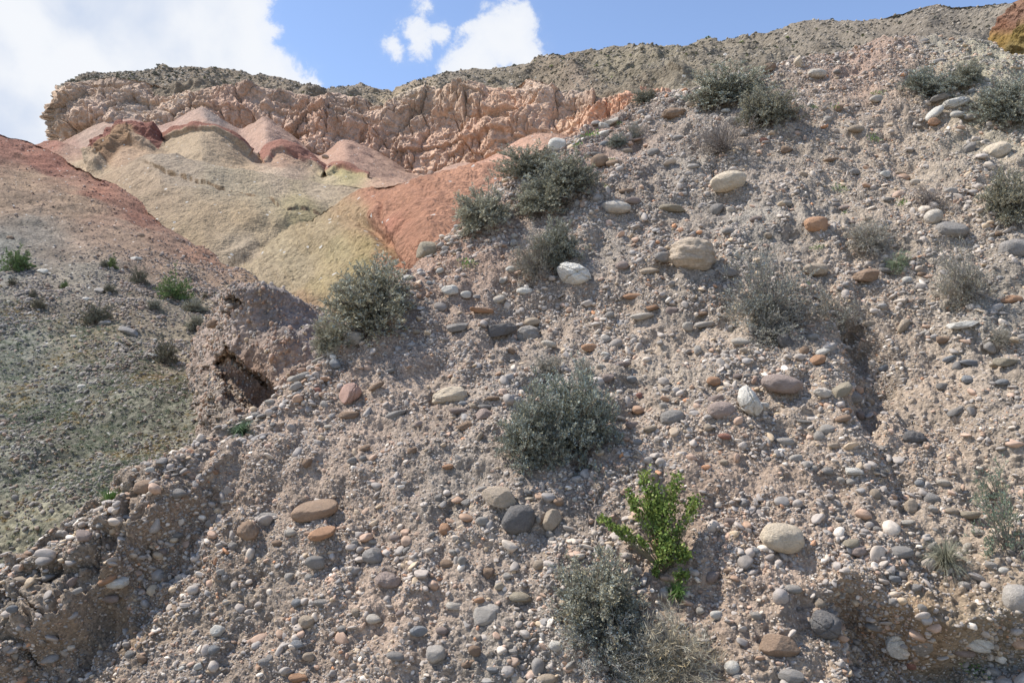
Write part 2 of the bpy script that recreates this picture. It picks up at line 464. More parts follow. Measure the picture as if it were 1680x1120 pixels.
hillside, HSP, hs_px = sheet("hillside", [
    [(-250, 120, 56), (-100, 168, 52), (0, 213, 49), (40, 226, 49), (70, 239, 48), (110, 259, 47), (170, 289, 45), (215, 318, 43), (250, 348, 41), (300, 392, 38), (360, 433, 34), (420, 466, 31), (480, 494, 29), (540, 520, 28), (600, 560, 27), (700, 620, 26)],
    [(-250, 330, 36), (0, 340, 34), (170, 395, 31), (300, 455, 28), (420, 525, 25), (560, 610, 22), (700, 690, 21)],
    [(-250, 560, 21), (0, 520, 21), (200, 550, 20), (350, 610, 18.5), (450, 680, 17), (700, 810, 16)],
    [(-250, 800, 14), (0, 760, 14), (200, 780, 13.6), (450, 830, 13), (700, 920, 12.5)],
    [(-250, 1250, 10), (0, 1150, 10), (200, 1080, 10.4), (450, 1040, 11), (700, 1080, 11)]], 560, 560, hs_disp, hs_col, (8, 2.5), None, M_hillside, 2)
hs_bvh = bvh_of(HSP, 3)

# conglomerate outcrop with the hollow under it
def oc_depth(px, py):
    wx = px + 4 * fbm(np.stack([px / 22, py / 22, 0 * px], -1), 2, 140); wy = py + 4 * fbm(np.stack([px / 22, py / 22, 0 * px + 5], -1), 3, 141)
    roof = [(352, 596), (372, 566), (392, 590), (420, 612), (440, 628), (470, 656), (500, 680)]
    floor = [(352, 618), (372, 652), (400, 674), (430, 692), (470, 705), (500, 740)]
    r = np.interp(wx, [p[0] for p in roof], [p[1] for p in roof]); f = np.interp(wx, [p[0] for p in floor], [p[1] for p in floor])
    inside = sstep(-4, 10, wy - r) * sstep(348, 364, wx)
    hollow = 1.15 * inside * sstep(10, -16, wy - f)
    out = -1.35 * sstep(0, 1, (wy - f) / 34.0 + 0.2) * sstep(350, 362, wx)
    shelf = 0.0 * sstep(-5, 7, wy - (np.interp(wx, [400, 430, 470, 520], [540, 560, 585, 610]))) * sstep(395, 420, wx) * (1 - inside)
    left = 2.2 * sstep(372, 338, wx + (py - 560) * 0.18)
    return hollow + out * 0.55 + shelf + left
def oc_disp(P, px, py, d, N):
    return 0.14 * fbm(P * 0.9, 3, 150) + 0.06 * ridged(P * 2.3, 3, 151) + 0.03 * fbm(P * 7, 4, 152)
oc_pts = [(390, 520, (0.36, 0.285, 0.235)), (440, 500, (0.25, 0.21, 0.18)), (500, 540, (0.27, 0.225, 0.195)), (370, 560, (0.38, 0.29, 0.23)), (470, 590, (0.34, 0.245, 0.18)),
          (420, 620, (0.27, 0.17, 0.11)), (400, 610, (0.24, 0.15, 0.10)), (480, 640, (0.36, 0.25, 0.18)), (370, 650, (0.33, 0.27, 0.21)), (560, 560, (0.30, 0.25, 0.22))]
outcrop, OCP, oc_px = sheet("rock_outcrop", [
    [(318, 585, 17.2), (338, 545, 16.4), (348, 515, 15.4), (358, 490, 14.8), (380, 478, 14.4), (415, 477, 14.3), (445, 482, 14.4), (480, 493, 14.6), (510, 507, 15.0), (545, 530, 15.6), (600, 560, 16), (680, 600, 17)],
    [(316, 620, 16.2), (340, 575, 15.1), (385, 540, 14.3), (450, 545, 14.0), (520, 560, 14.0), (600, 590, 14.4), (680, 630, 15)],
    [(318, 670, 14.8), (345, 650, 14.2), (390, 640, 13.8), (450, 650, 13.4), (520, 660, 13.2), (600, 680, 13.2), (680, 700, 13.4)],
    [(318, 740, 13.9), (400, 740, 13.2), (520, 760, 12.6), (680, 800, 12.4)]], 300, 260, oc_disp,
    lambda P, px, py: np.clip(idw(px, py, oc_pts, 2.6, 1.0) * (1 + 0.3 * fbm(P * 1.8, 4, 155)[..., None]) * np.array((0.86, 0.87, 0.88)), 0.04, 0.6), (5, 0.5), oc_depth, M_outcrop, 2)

# badland hills, nearest first
PINK = (0.46, 0.285, 0.205); TERRA = (0.395, 0.195, 0.125); OLIVE = (0.36, 0.295, 0.20); TAN = (0.40, 0.315, 0.22); PALE = (0.45, 0.39, 0.30); MAROON = (0.235, 0.105, 0.08); OCHRE = (0.29, 0.185, 0.11)
dome_pts = [(700, 330, TERRA), (620, 320, TERRA), (680, 400, TERRA), (760, 330, (0.41, 0.205, 0.13)), (640, 370, (0.40, 0.18, 0.12)), (620, 345, (0.40, 0.20, 0.13)), (740, 300, (0.42, 0.215, 0.14)), (800, 310, (0.44, 0.23, 0.155)), (650, 430, TERRA),
            (575, 345, (0.38, 0.26, 0.155)), (545, 400, (0.36, 0.285, 0.165)), (480, 430, (0.38, 0.30, 0.20)), (440, 450, (0.40, 0.31, 0.21)), (520, 460, (0.38, 0.295, 0.17)), (600, 400, (0.36, 0.27, 0.14)), (600, 430, (0.34, 0.27, 0.14)), (520, 370, (0.37, 0.28, 0.175)), (500, 500, (0.36, 0.24, 0.15))]
def dome_disp(P, px, py, d, N):
    g1 = polydist(px, py, [(585, 356), (604, 366), (622, 385), (640, 425), (648, 470)])[0]
    h = 1.3 * fbm(P * 0.05, 3, 200) + 0.38 * fbm(P * 0.22, 4, 201) + 0.12 * fbm(P * 0.9, 3, 202)
    h += -0.30 * np.clip(ridged(np.stack([px / 15, py / 90, 0 * px], -1) + 0.2 * fbm(P * 0.15, 2, 204)[..., None], 2, 205) - 0.8, 0, 1) * sstep(0.0, 30, g1)
    h -= 1.3 * np.exp(-(g1 / 9.0) ** 2)
    h -= 0.16 * np.clip(ridged(np.stack([px / 15 + 1.3 * fbm(P * 0.12, 3, 207), py / 45, 0 * px], -1), 4, 206) - 0.9, 0, 1) * sstep(-0.3, 0.4, fbm(P * 0.08, 2, 208))
    d2_ = polydist(px, py, [(628, 330), (622, 360), (630, 395)])[0]
    h -= 0.5 * np.exp(-(d2_ / 4.0) ** 2)
    return h
DOMEK = 0.93
def near_col(pts, f=0.12, a=14, seed=210, v=0.13, power=3.4, asp=1.2, k=(0.82, 0.80, 0.76)):
    def fn(P, px, py):
        wx, wy = warp(px, py, P, f, a, seed)
        c = idw(wx, wy, pts, power, asp)
        return np.clip(c * np.array(k) * (1 + v * fbm(P * f * 4, 4, seed + 9)[..., None]), 0.03, 0.6)
    return fn
dome, DMP, _ = sheet("badland_dome", [
    [(330, 490, 84), (390, 446, 84), (440, 407, 84), (490, 368, 83), (530, 342, 82), (570, 321, 80), (600, 308, 78), (640, 300, 76), (690, 294, 74), (750, 291, 72), (800, 290, 70), (860, 300, 70), (950, 330, 70)],
    [(330, 490, 74), (440, 440, 74), (530, 385, 70), (600, 345, 67), (680, 325, 62), (760, 325, 60), (950, 360, 60)],
    [(330, 520, 62), (450, 490, 61), (560, 450, 58), (620, 415, 57), (700, 385, 50), (800, 400, 48), (950, 430, 48)],
    [(330, 600, 50), (450, 580, 49), (600, 560, 46), (760, 520, 43), (950, 540, 42)]], 420, 260, dome_disp, near_col(dome_pts, v=0.16, k=(0.77, 0.775, 0.72)), (8, 4), None, M_badland, 3)

ridge_pts = [(895, 230, PINK), (820, 270, (0.49, 0.29, 0.21)), (940, 240, (0.50, 0.29, 0.20)), (770, 300, (0.46, 0.25, 0.17)), (900, 205, (0.45, 0.29, 0.215))]
def ridge_disp(P, px, py, d, N):
    return 1.4 * fbm(P * 0.04, 3, 220) + 0.4 * fbm(P * 0.2, 4, 221) + 0.1 * fbm(P, 2, 222)
sheet("badland_ridge", [
    [(640, 335, 150), (700, 312, 146), (745, 292, 143), (790, 266, 140), (830, 243, 137), (862, 222, 135), (885, 212, 134), (905, 211, 133), (935, 220, 132), (975, 232, 130), (1040, 240, 125), (1150, 230, 120)],
    [(640, 350, 128), (760, 310, 124), (830, 280, 119), (890, 262, 116), (1000, 280, 112), (1150, 280, 105)],
    [(640, 400, 100), (800, 380, 95), (900, 370, 90), (1150, 380, 85)]], 260, 120, ridge_disp, near_col(ridge_pts), (8, 5), None, M_badland, 2)

CRACK = [(232, 266), (262, 272), (292, 281), (325, 290), (352, 299), (385, 311), (410, 320), (440, 334), (470, 347), (500, 343), (535, 345)]
hill_pts = [(270, 262, (0.36, 0.315, 0.255)), (230, 280, (0.385, 0.315, 0.235)), (300, 275, (0.35, 0.305, 0.245)), (260, 320, (0.375, 0.305, 0.22)), (340, 350, (0.365, 0.30, 0.21)), (400, 360, OLIVE), (300, 400, OLIVE),
            (360, 300, (0.36, 0.325, 0.25)), (430, 320, (0.38, 0.34, 0.25)), (450, 300, PALE), (520, 312, PALE), (580, 325, (0.46, 0.39, 0.29)), (490, 335, (0.39, 0.35, 0.22)), (440, 380, (0.40, 0.34, 0.24)), (500, 350, (0.37, 0.33, 0.20)), (400, 400, (0.40, 0.35, 0.27)), (180, 295, (0.40, 0.32, 0.23))]
hill_pts = [(a, b, (c[0] * 0.90, c[1] * 0.855, c[2] * 0.77)) for a, b, c in hill_pts]
def hill_disp(P, px, py, d, N):
    h = 1.5 * fbm(P * 0.035, 3, 230) + 0.4 * fbm(P * 0.18, 4, 231) + 0.12 * fbm(P * 0.9, 3, 232)
    wy = py + 1.5 * fbm(np.stack([px / 16, py / 12, 0 * px], -1), 3, 234)
    c, q = polydist(px, wy, CRACK)
    on = sstep(-0.25, 0.25, fbm(np.stack([px / 30, 0 * px, 0 * px], -1), 2, 235) + 0.3) * sstep(0, 0.6, q) * sstep(10, 9.6, q)
    h += on * (0.20 * sstep(0.8, -0.8, c) * np.exp(-np.clip(-c, 0, 99) / 7) - 0.25 * np.exp(-((c - 1.6) / 1.2) ** 2))
    g = polydist(px, py, [(540, 350), (480, 372), (430, 395), (395, 430)])[0]
    h -= 1.1 * np.exp(-(g / 14) ** 2)
    g = polydist(px, py, [(440, 365), (400, 385), (360, 410)])[0]
    h -= 0.5 * np.exp(-(g / 10) ** 2)
    return h
def hill_col(P, px, py):
    c = near_col(hill_pts, 0.09, 10, k=(0.87, 0.82, 0.80))(P, px, py)
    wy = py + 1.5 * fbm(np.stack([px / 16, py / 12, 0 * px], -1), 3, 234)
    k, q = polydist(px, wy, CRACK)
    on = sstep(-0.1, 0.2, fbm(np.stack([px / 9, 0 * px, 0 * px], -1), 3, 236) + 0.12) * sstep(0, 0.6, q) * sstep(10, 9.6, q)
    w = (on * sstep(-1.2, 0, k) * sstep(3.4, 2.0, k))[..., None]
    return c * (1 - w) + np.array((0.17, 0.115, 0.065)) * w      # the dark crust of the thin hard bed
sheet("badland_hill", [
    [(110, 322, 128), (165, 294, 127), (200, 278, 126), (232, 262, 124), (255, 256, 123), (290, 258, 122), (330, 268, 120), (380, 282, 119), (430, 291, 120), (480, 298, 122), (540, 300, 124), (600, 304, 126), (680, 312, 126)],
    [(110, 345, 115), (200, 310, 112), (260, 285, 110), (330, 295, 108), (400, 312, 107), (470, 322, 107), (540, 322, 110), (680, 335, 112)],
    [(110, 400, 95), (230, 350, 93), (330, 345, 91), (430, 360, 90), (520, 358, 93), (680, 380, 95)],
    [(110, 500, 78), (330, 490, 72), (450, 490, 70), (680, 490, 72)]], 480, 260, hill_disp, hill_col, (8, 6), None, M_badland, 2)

# tan hills with their dark red caps
CAP1 = [(148, 248), (168, 222), (176, 209), (195, 204), (225, 205), (250, 216), (272, 228)]
CAP2 = [(272, 230), (290, 217), (320, 210), (352, 213), (380, 228), (412, 252)]
CAP3 = [(428, 262), (446, 246), (464, 240), (490, 250), (515, 266), (533, 283)]
CAP4 = [(533, 284), (548, 272), (562, 268), (580, 276), (606, 290)]
cap_pts = [(120, 245, (0.42, 0.28, 0.21)), (90, 238, (0.30, 0.15, 0.11)), (130, 270, TAN), (200, 262, (0.41, 0.29, 0.20)), (180, 290, (0.41, 0.32, 0.22)), (300, 240, TAN), (330, 270, TAN), (390, 270, (0.41, 0.31, 0.21)), (450, 290, (0.44, 0.35, 0.26)),
           (560, 292, (0.37, 0.32, 0.17)), (540, 300, (0.40, 0.33, 0.22)), (465, 265, (0.42, 0.28, 0.20)), (480, 285, (0.43, 0.33, 0.25)), (640, 300, (0.45, 0.30, 0.22)), (690, 305, (0.45, 0.30, 0.21))]
def cap_col(P, px, py):
    wx, wy = warp(px, py, P, 0.08, 8, 250)
    c = idw(wx, wy, cap_pts, 3.2, 1.6)
    n = fbm(P * 0.12, 4, 255)
    for pl, lo, hi, cc in ((CAP1, -3, 24, MAROON), (CAP2, -2, 7, (0.27, 0.125, 0.09)), (CAP3, -2, 9, (0.32, 0.16, 0.12)), (CAP4, -2, 7, (0.30, 0.15, 0.11))):
        dist, q = polydist(px, py, pl)       # positive = below the line (screen rows grow downwards)
        k = len(pl) - 1
        w = sstep(lo - 2, lo, dist) * sstep(hi, hi - 3, dist + 5 * n) * (q > 0.02) * (q < k - 0.02)
        c = c * (1 - w[..., None]) + np.array(cc) * w[..., None]
    dist, q = polydist(px, py, CAP1)
    w = sstep(14, 20, dist + 4 * n) * sstep(44, 36, dist) * sstep(4.6, 3.8, q) * (q > 0.02) * (px > 146)
    c = c * (1 - w[..., None]) + np.array(OCHRE) * w[..., None]
    return np.clip(c * np.array((0.90, 0.86, 0.80)) * (1 + 0.14 * n[..., None]), 0.03, 0.6)
def cap_disp(P, px, py, d, N):
    h = 1.6 * fbm(P * 0.03, 3, 240) + 0.5 * fbm(P * 0.15, 4, 241) + 0.15 * fbm(P * 0.6, 3, 242)
    dist, q = polydist(px, py, CAP1)
    m = sstep(-2, 3, dist) * sstep(40, 32, dist) * (px > 144)
    h += m * (0.5 + 1.1 * ridged(P * np.array([0.16, 0.16, 0.22]), 4, 244)) * sstep(6.0, 4.8, q)
    for pl, hi in ((CAP2, 6), (CAP3, 7), (CAP4, 6)):
        dist, q = polydist(px, py, pl)
        h += 1.0 * sstep(-2, 1, dist) * sstep(hi + 2, hi, dist) * (q > 0.02) * (q < len(pl) - 1.02)
    return h
sheet("badland_hill", [
    [(40, 240, 190), (75, 236, 190), (95, 230, 188), (118, 240, 187), (140, 248, 184), (152, 236, 180), (166, 216, 176), (180, 206, 174), (200, 203, 172), (228, 205, 171), (252, 218, 171), (273, 230, 172), (292, 216, 169), (320, 209, 166), (352, 212, 165), (380, 227, 166), (412, 251, 170), (428, 260, 174), (446, 246, 174), (464, 240, 173), (490, 250, 173), (515, 266, 174), (533, 282, 177), (548, 271, 174), (562, 267, 172), (582, 276, 172), (606, 288, 173), (650, 297, 174), (700, 300, 170), (760, 310, 168)],
    [(40, 262, 172), (120, 268, 166), (200, 256, 158), (270, 266, 156), (330, 250, 150), (400, 278, 152), (464, 272, 158), (530, 296, 160), (566, 290, 160), (650, 310, 158), (760, 320, 155)],
    [(40, 330, 145), (200, 315, 138), (330, 305, 134), (450, 312, 136), (600, 322, 138), (760, 340, 140)]], 560, 170, cap_disp, cap_col, (8, 6), None, M_badland, 5)

# pink talus cones below the cliff
cone_pts = [(335, 200, (0.46, 0.31, 0.24)), (350, 190, (0.38, 0.31, 0.27)), (250, 215, (0.46, 0.31, 0.25)), (140, 220, (0.43, 0.31, 0.245)), (110, 232, (0.42, 0.27, 0.21)), (435, 215, (0.48, 0.325, 0.25)), (500, 255, (0.47, 0.31, 0.235)), (390, 240, (0.45, 0.31, 0.25)), (570, 250, (0.47, 0.30, 0.225)), (640, 280, (0.47, 0.31, 0.23)), (740, 285, (0.48, 0.32, 0.25)), (820, 300, PINK)]
cones, CNP, _ = sheet("talus_cones", [
    [(60, 240, 222), (100, 232, 222), (140, 214, 221), (170, 200, 220), (200, 192, 219), (225, 194, 218), (252, 206, 218), (275, 198, 216), (300, 190, 213), (318, 182, 211), (335, 176, 209), (350, 183, 210), (372, 200, 212), (395, 213, 214), (412, 205, 212), (425, 196, 209), (436, 192, 207), (452, 203, 208), (480, 222, 210), (510, 244, 212), (530, 254, 212), (548, 240, 207), (558, 232, 204), (567, 229, 203), (580, 235, 204), (620, 254, 207), (660, 273, 209), (690, 288, 208), (712, 284, 205), (740, 270, 203), (770, 266, 202), (800, 280, 200), (880, 300, 195)],
    [(60, 262, 205), (200, 236, 196), (260, 244, 200), (335, 214, 188), (400, 246, 196), (436, 226, 186), (520, 268, 194), (567, 258, 184), (680, 300, 192), (760, 292, 184), (880, 320, 178)],
    [(60, 310, 182), (335, 290, 168), (567, 310, 165), (880, 350, 160)]], 460, 110,
    lambda P, px, py, d, N: 0.9 * fbm(P * 0.05, 3, 260) + 0.35 * fbm(P * 0.3, 4, 261), near_col(cone_pts, 0.05, 8), (6, 4), None, M_badland, 22)

# the cliff
def cliff_disp(P, px, py, d, N):
    Z = P * np.array([1, 1, 0.55])
    big = ridged(Z * 0.030, 2, 300)
    pil = ridged(P * np.array([0.085, 0.085, 0.045]), 4, 303, 0.55)
    w1, w2, wh = worley(P * np.array([0.10, 0.10, 0.085]) + 0.5 * fbm(P * 0.07, 2, 306)[..., None], 305)
    h = 5.5 * (big - 0.5) + 0.9 * (pil - 0.6) + 3.0 * (wh - 0.5) - 0.9 * sstep(0.06, 0.0, w2 - w1)
    zb = P[..., 2] / 5.5 + 0.9 * fbm(P * 0.02, 2, 315)
    fr = zb - np.floor(zb)
    h += 1.3 * (sstep(0.0, 0.10, fr) * (1 - fr) - 0.4) * (0.4 + 0.9 * sstep(-0.2, 0.4, fbm(P * 0.035, 2, 317)))
    vert = np.abs(fbm(P * np.array([0.16, 0.16, 0.018]), 3, 318, 0.6))
    h += -1.1 * sstep(0.14, 0.0, vert) + 0.5 * np.abs(fbm(P * np.array([0.45, 0.45, 0.30]), 4, 319, 0.6))
    bed = np.sin(P[..., 2] * 0.55 + 2.5 * fbm(P * 0.03, 2, 308)) * 0.9
    h += 0.4 * np.clip(ridged(P * np.array([0.22, 0.22, 0.03]), 3, 313), -1, 1.2) * sstep(8, 40, py - np.interp(px, [90, 230, 430, 740, 868, 1160], [150, 131, 150, 146, 128, 165])) + bed + 0.8 * fbm(P * 0.30, 4, 309) + 0.22 * fbm(P * 1.1, 3, 310)
    v1, v2, vh = worley(P * np.array([0.26, 0.26, 0.20]), 311)
    h += 0.5 * (vh - 0.5) - 0.3 * sstep(0.08, 0, v2 - v1)
    return h * (0.28 + 0.72 * sstep(0, 18, py - np.interp(px, [90, 150, 230, 430, 560, 740, 868, 950, 1160], [150, 128, 131, 150, 158, 146, 128, 150, 165])))
cl_pts = [(100, 170, (0.36, 0.27, 0.20)), (150, 150, (0.33, 0.255, 0.20)), (110, 215, (0.38, 0.29, 0.22)), (170, 195, (0.45, 0.34, 0.27)), (220, 175, (0.40, 0.325, 0.265)), (250, 150, (0.36, 0.27, 0.21)), (300, 160, (0.42, 0.33, 0.26)), (330, 170, (0.37, 0.27, 0.205)), (380, 190, (0.42, 0.29, 0.225)),
          (460, 165, (0.35, 0.265, 0.21)), (520, 200, (0.43, 0.295, 0.225)), (560, 175, (0.36, 0.275, 0.22)), (600, 220, (0.42, 0.285, 0.215)), (650, 185, (0.37, 0.28, 0.22)), (700, 230, (0.46, 0.315, 0.24)), (720, 270, (0.46, 0.32, 0.24)), (760, 170, (0.41, 0.31, 0.235)), (780, 240, (0.45, 0.305, 0.225)),
          (850, 180, (0.46, 0.31, 0.225)), (880, 145, (0.41, 0.32, 0.255)), (950, 150, (0.33, 0.27, 0.225)), (940, 190, (0.45, 0.31, 0.225)), (1000, 200, (0.49, 0.29, 0.195)), (1040, 160, (0.44, 0.27, 0.19)), (1000, 150, (0.34, 0.275, 0.225)), (660, 150, (0.42, 0.36, 0.28))]
def cliff_col(P, px, py):
    c = near_col(cl_pts, 0.03, 14, 320, 0.18, 2.8, 1.3, k=(1.0, 0.95, 0.88))(P, px, py)
    return np.clip(1.26 * c * (1 + 0.10 * fbm(P * np.array([0.3, 0.3, 0.06]), 3, 333)[..., None]), 0.03, 0.62)
cliff, CLP, _ = sheet("cliff", [
    [(140, 160, 420), (134, 155, 330), (126, 150, 262), (128, 143, 243), (150, 131, 240), (180, 126, 239), (230, 131, 238), (300, 143, 236), (370, 149, 234), (430, 150, 232), (500, 163, 230), (560, 158, 228), (620, 165, 226), (680, 152, 226), (740, 146, 224), (800, 151, 220), (835, 146, 216), (868, 128, 211), (890, 132, 208), (920, 146, 206), (950, 150, 204), (1000, 158, 200), (1060, 162, 192), (1160, 165, 180)],
    [(130, 205, 415), (122, 200, 320), (112, 190, 252), (114, 185, 233), (150, 182, 230), (230, 180, 228), (330, 185, 225), (430, 200, 222), (560, 205, 218), (700, 210, 215), (800, 205, 210), (900, 180, 200), (1000, 190, 192), (1160, 200, 172)],
    [(122, 262, 410), (114, 262, 315), (104, 258, 246), (107, 254, 227), (150, 250, 225), (230, 245, 222), (330, 255, 219), (430, 275, 216), (560, 290, 212), (700, 305, 208), (800, 300, 202), (900, 265, 190), (1000, 250, 182), (1160, 250, 165)]], 980, 190, cliff_disp, cliff_col, (4, 5), None, M_cliff, 1)

# the scrubby slopes above the cliff
SCR = (0.30, 0.255, 0.205)
mt_pts = [(200, 135, (0.30, 0.26, 0.21)), (330, 130, SCR), (450, 145, SCR), (550, 155, (0.27, 0.24, 0.205)), (640, 150, (0.44, 0.37, 0.28)), (680, 146, (0.42, 0.35, 0.27)), (740, 140, (0.27, 0.24, 0.205)), (820, 125, (0.27, 0.24, 0.195)), (900, 110, SCR),
          (1000, 110, (0.29, 0.265, 0.21)), (1100, 100, (0.28, 0.255, 0.205)), (1200, 100, (0.275, 0.25, 0.215)), (1350, 80, (0.28, 0.255, 0.225)), (1500, 50, (0.275, 0.25, 0.225)), (1600, 40, (0.27, 0.25, 0.225)), (950, 130, (0.30, 0.25, 0.21))]
mt_pts = [(a, b, (c[0] * 0.90, c[1] * 0.87, c[2] * 0.80)) for a, b, c in mt_pts]
def mt_disp(P, px, py, d, N):
    k = d / 250.0
    h = 6.0 * fbm(P * 0.018, 3, 400) + 3.6 * (ridged(P * np.array([0.035, 0.035, 0.05]) / (0.4 + 0.6 * k[..., None]), 4, 402, 0.55) - 0.8)
    h += 1.1 * fbm(P * 0.2, 4, 404) + 0.35 * fbm(P * 0.8, 3, 405)
    w1, w2, wh = worley(P * 0.12 + 0.6 * fbm(P * 0.06, 2, 406)[..., None], 407)
    h += 2.0 * sstep(0.55, 0.9, wh) * sstep(0.5, 0.2, w1)
    return h * (0.42 + 0.42 * k) * (0.5 + 0.5 * sstep(0, 25, py - np.interp(px, [100, 330, 560, 700, 870, 1000, 1150, 1300, 1500, 1700], [148, 111, 142, 141, 105, 81, 65, 48, 10, -8])))
mountain, MTP, mt_px = sheet("mountain_slope", [
    [(100, 148, 262), (118, 136, 264), (150, 124, 266), (180, 121, 268), (230, 114, 275), (280, 110, 282), (330, 111, 286), (380, 118, 286), (420, 125, 284), (450, 127, 282), (470, 130, 282), (500, 139, 282), (535, 146, 282), (565, 142, 284), (595, 139, 286), (620, 144, 287), (645, 153, 290), (680, 142, 292), (720, 136, 292), (760, 125, 290), (800, 115, 286), (835, 107, 280), (870, 105, 276), (900, 97, 272), (935, 86, 268), (970, 83, 266), (1000, 81, 264), (1050, 79, 258), (1100, 77, 250), (1130, 74, 245), (1150, 65, 240), (1165, 63, 238), (1190, 71, 236), (1230, 68, 230), (1270, 60, 222), (1310, 45, 215), (1340, 38, 210), (1400, 38, 202), (1440, 33, 196), (1465, 20, 192), (1500, 10, 188), (1540, 4, 184), (1600, 2, 178), (1660, 0, 172), (1720, -12, 166), (1900, -40, 150)],
    [(100, 165, 244), (230, 152, 243), (370, 168, 240), (500, 185, 238), (620, 190, 238), (740, 178, 236), (868, 165, 226), (1000, 150, 212), (1160, 135, 190), (1350, 110, 160), (1600, 80, 130), (1900, 40, 110)],
    [(100, 215, 240), (370, 220, 236), (620, 240, 232), (868, 230, 214), (1000, 215, 190), (1160, 200, 150), (1350, 190, 115), (1600, 170, 90), (1900, 150, 80)]], 1000, 230, mt_disp,
    near_col(mt_pts, 0.03, 12, 410, 0.22, 2.6, 1.6, k=(0.82, 0.785, 0.74)), (8, 9), None, M_mountain, 0)
mt_bvh = bvh_of(MTP, 3); cl_bvh = bvh_of(CLP, 3)

# ochre bluff at the far right
bl_pts = [(1650, 40, (0.33, 0.16, 0.09)), (1670, 30, (0.30, 0.17, 0.11)), (1655, 70, (0.35, 0.22, 0.06)), (1675, 60, (0.33, 0.23, 0.06)), (1680, 80, (0.34, 0.25, 0.09))]
sheet("ochre_bluff", [
    [(1636, 84, 60), (1637, 66, 58), (1640, 50, 57), (1648, 36, 56), (1658, 24, 55), (1668, 12, 54), (1680, 2, 53), (1720, -30, 52), (1800, -60, 52)],
    [(1637, 90, 56), (1642, 80, 54), (1650, 70, 53), (1690, 50, 50), (1800, 20, 50)],
    [(1636, 120, 52), (1680, 120, 50), (1800, 120, 48)]], 110, 90,
    lambda P, px, py, d, N: 0.6 * fbm(P * 0.2, 4, 440) + 0.35 * ridged(P * 0.7, 4, 441), near_col(bl_pts, 0.2, 6, 445, 0.3, k=(0.66, 0.66, 0.7)), (5, 2), None, M_cliff, 0)

# valley floor reaching to the horizon under everything
g = np.linspace(-1, 1, 121); gx, gy = np.meshgrid(np.sign(g) * np.abs(g) ** 2.2 * 2800, np.sign(g) * np.abs(g) ** 2.2 * 2800)
gP = np.stack([gx, gy, 0 * gx - 9.0], -1); gP[..., 2] += 2.0 * fbm(gP * 0.01, 3, 500)
ground = link("ground", raw_mesh("ground", gP.reshape(-1, 3), grid_faces(121, 121), 4, True, np.tile(np.array([0.30, 0.26, 0.21]), (121 * 121, 1))), M_mountain)
tag(ground, kind='structure')
# ------------------------------------------------------------------ stones: shapes and material
def icosphere(sub):
    p = (1 + 5 ** 0.5) / 2
    V = [(-1, p, 0), (1, p, 0), (-1, -p, 0), (1, -p, 0), (0, -1, p), (0, 1, p), (0, -1, -p), (0, 1, -p), (p, 0, -1), (p, 0, 1), (-p, 0, -1), (-p, 0, 1)]
    V = [np.array(v) / np.linalg.norm(v) for v in V]
    F = [(0, 11, 5), (0, 5, 1), (0, 1, 7), (0, 7, 10), (0, 10, 11), (1, 5, 9), (5, 11, 4), (11, 10, 2), (10, 7, 6), (7, 1, 8), (3, 9, 4), (3, 4, 2), (3, 2, 6), (3, 6, 8), (3, 8, 9), (4, 9, 5), (2, 4, 11), (6, 2, 10), (8, 6, 7), (9, 8, 1)]
    for _ in range(sub):
        mid = {}; F2 = []
        def m(a, b):
            k = (min(a, b), max(a, b))
            if k not in mid:
                v = V[a] + V[b]; V.append(v / np.linalg.norm(v)); mid[k] = len(V) - 1
            return mid[k]
        for a, b, c in F:
            x, y, z = m(a, b), m(b, c), m(c, a)
            F2 += [(a, x, z), (b, y, x), (c, z, y), (x, y, z)]
        F = F2
    return np.array(V), np.array(F)
ICO = {k: icosphere(k) for k in (1, 2, 3, 4, 5)}

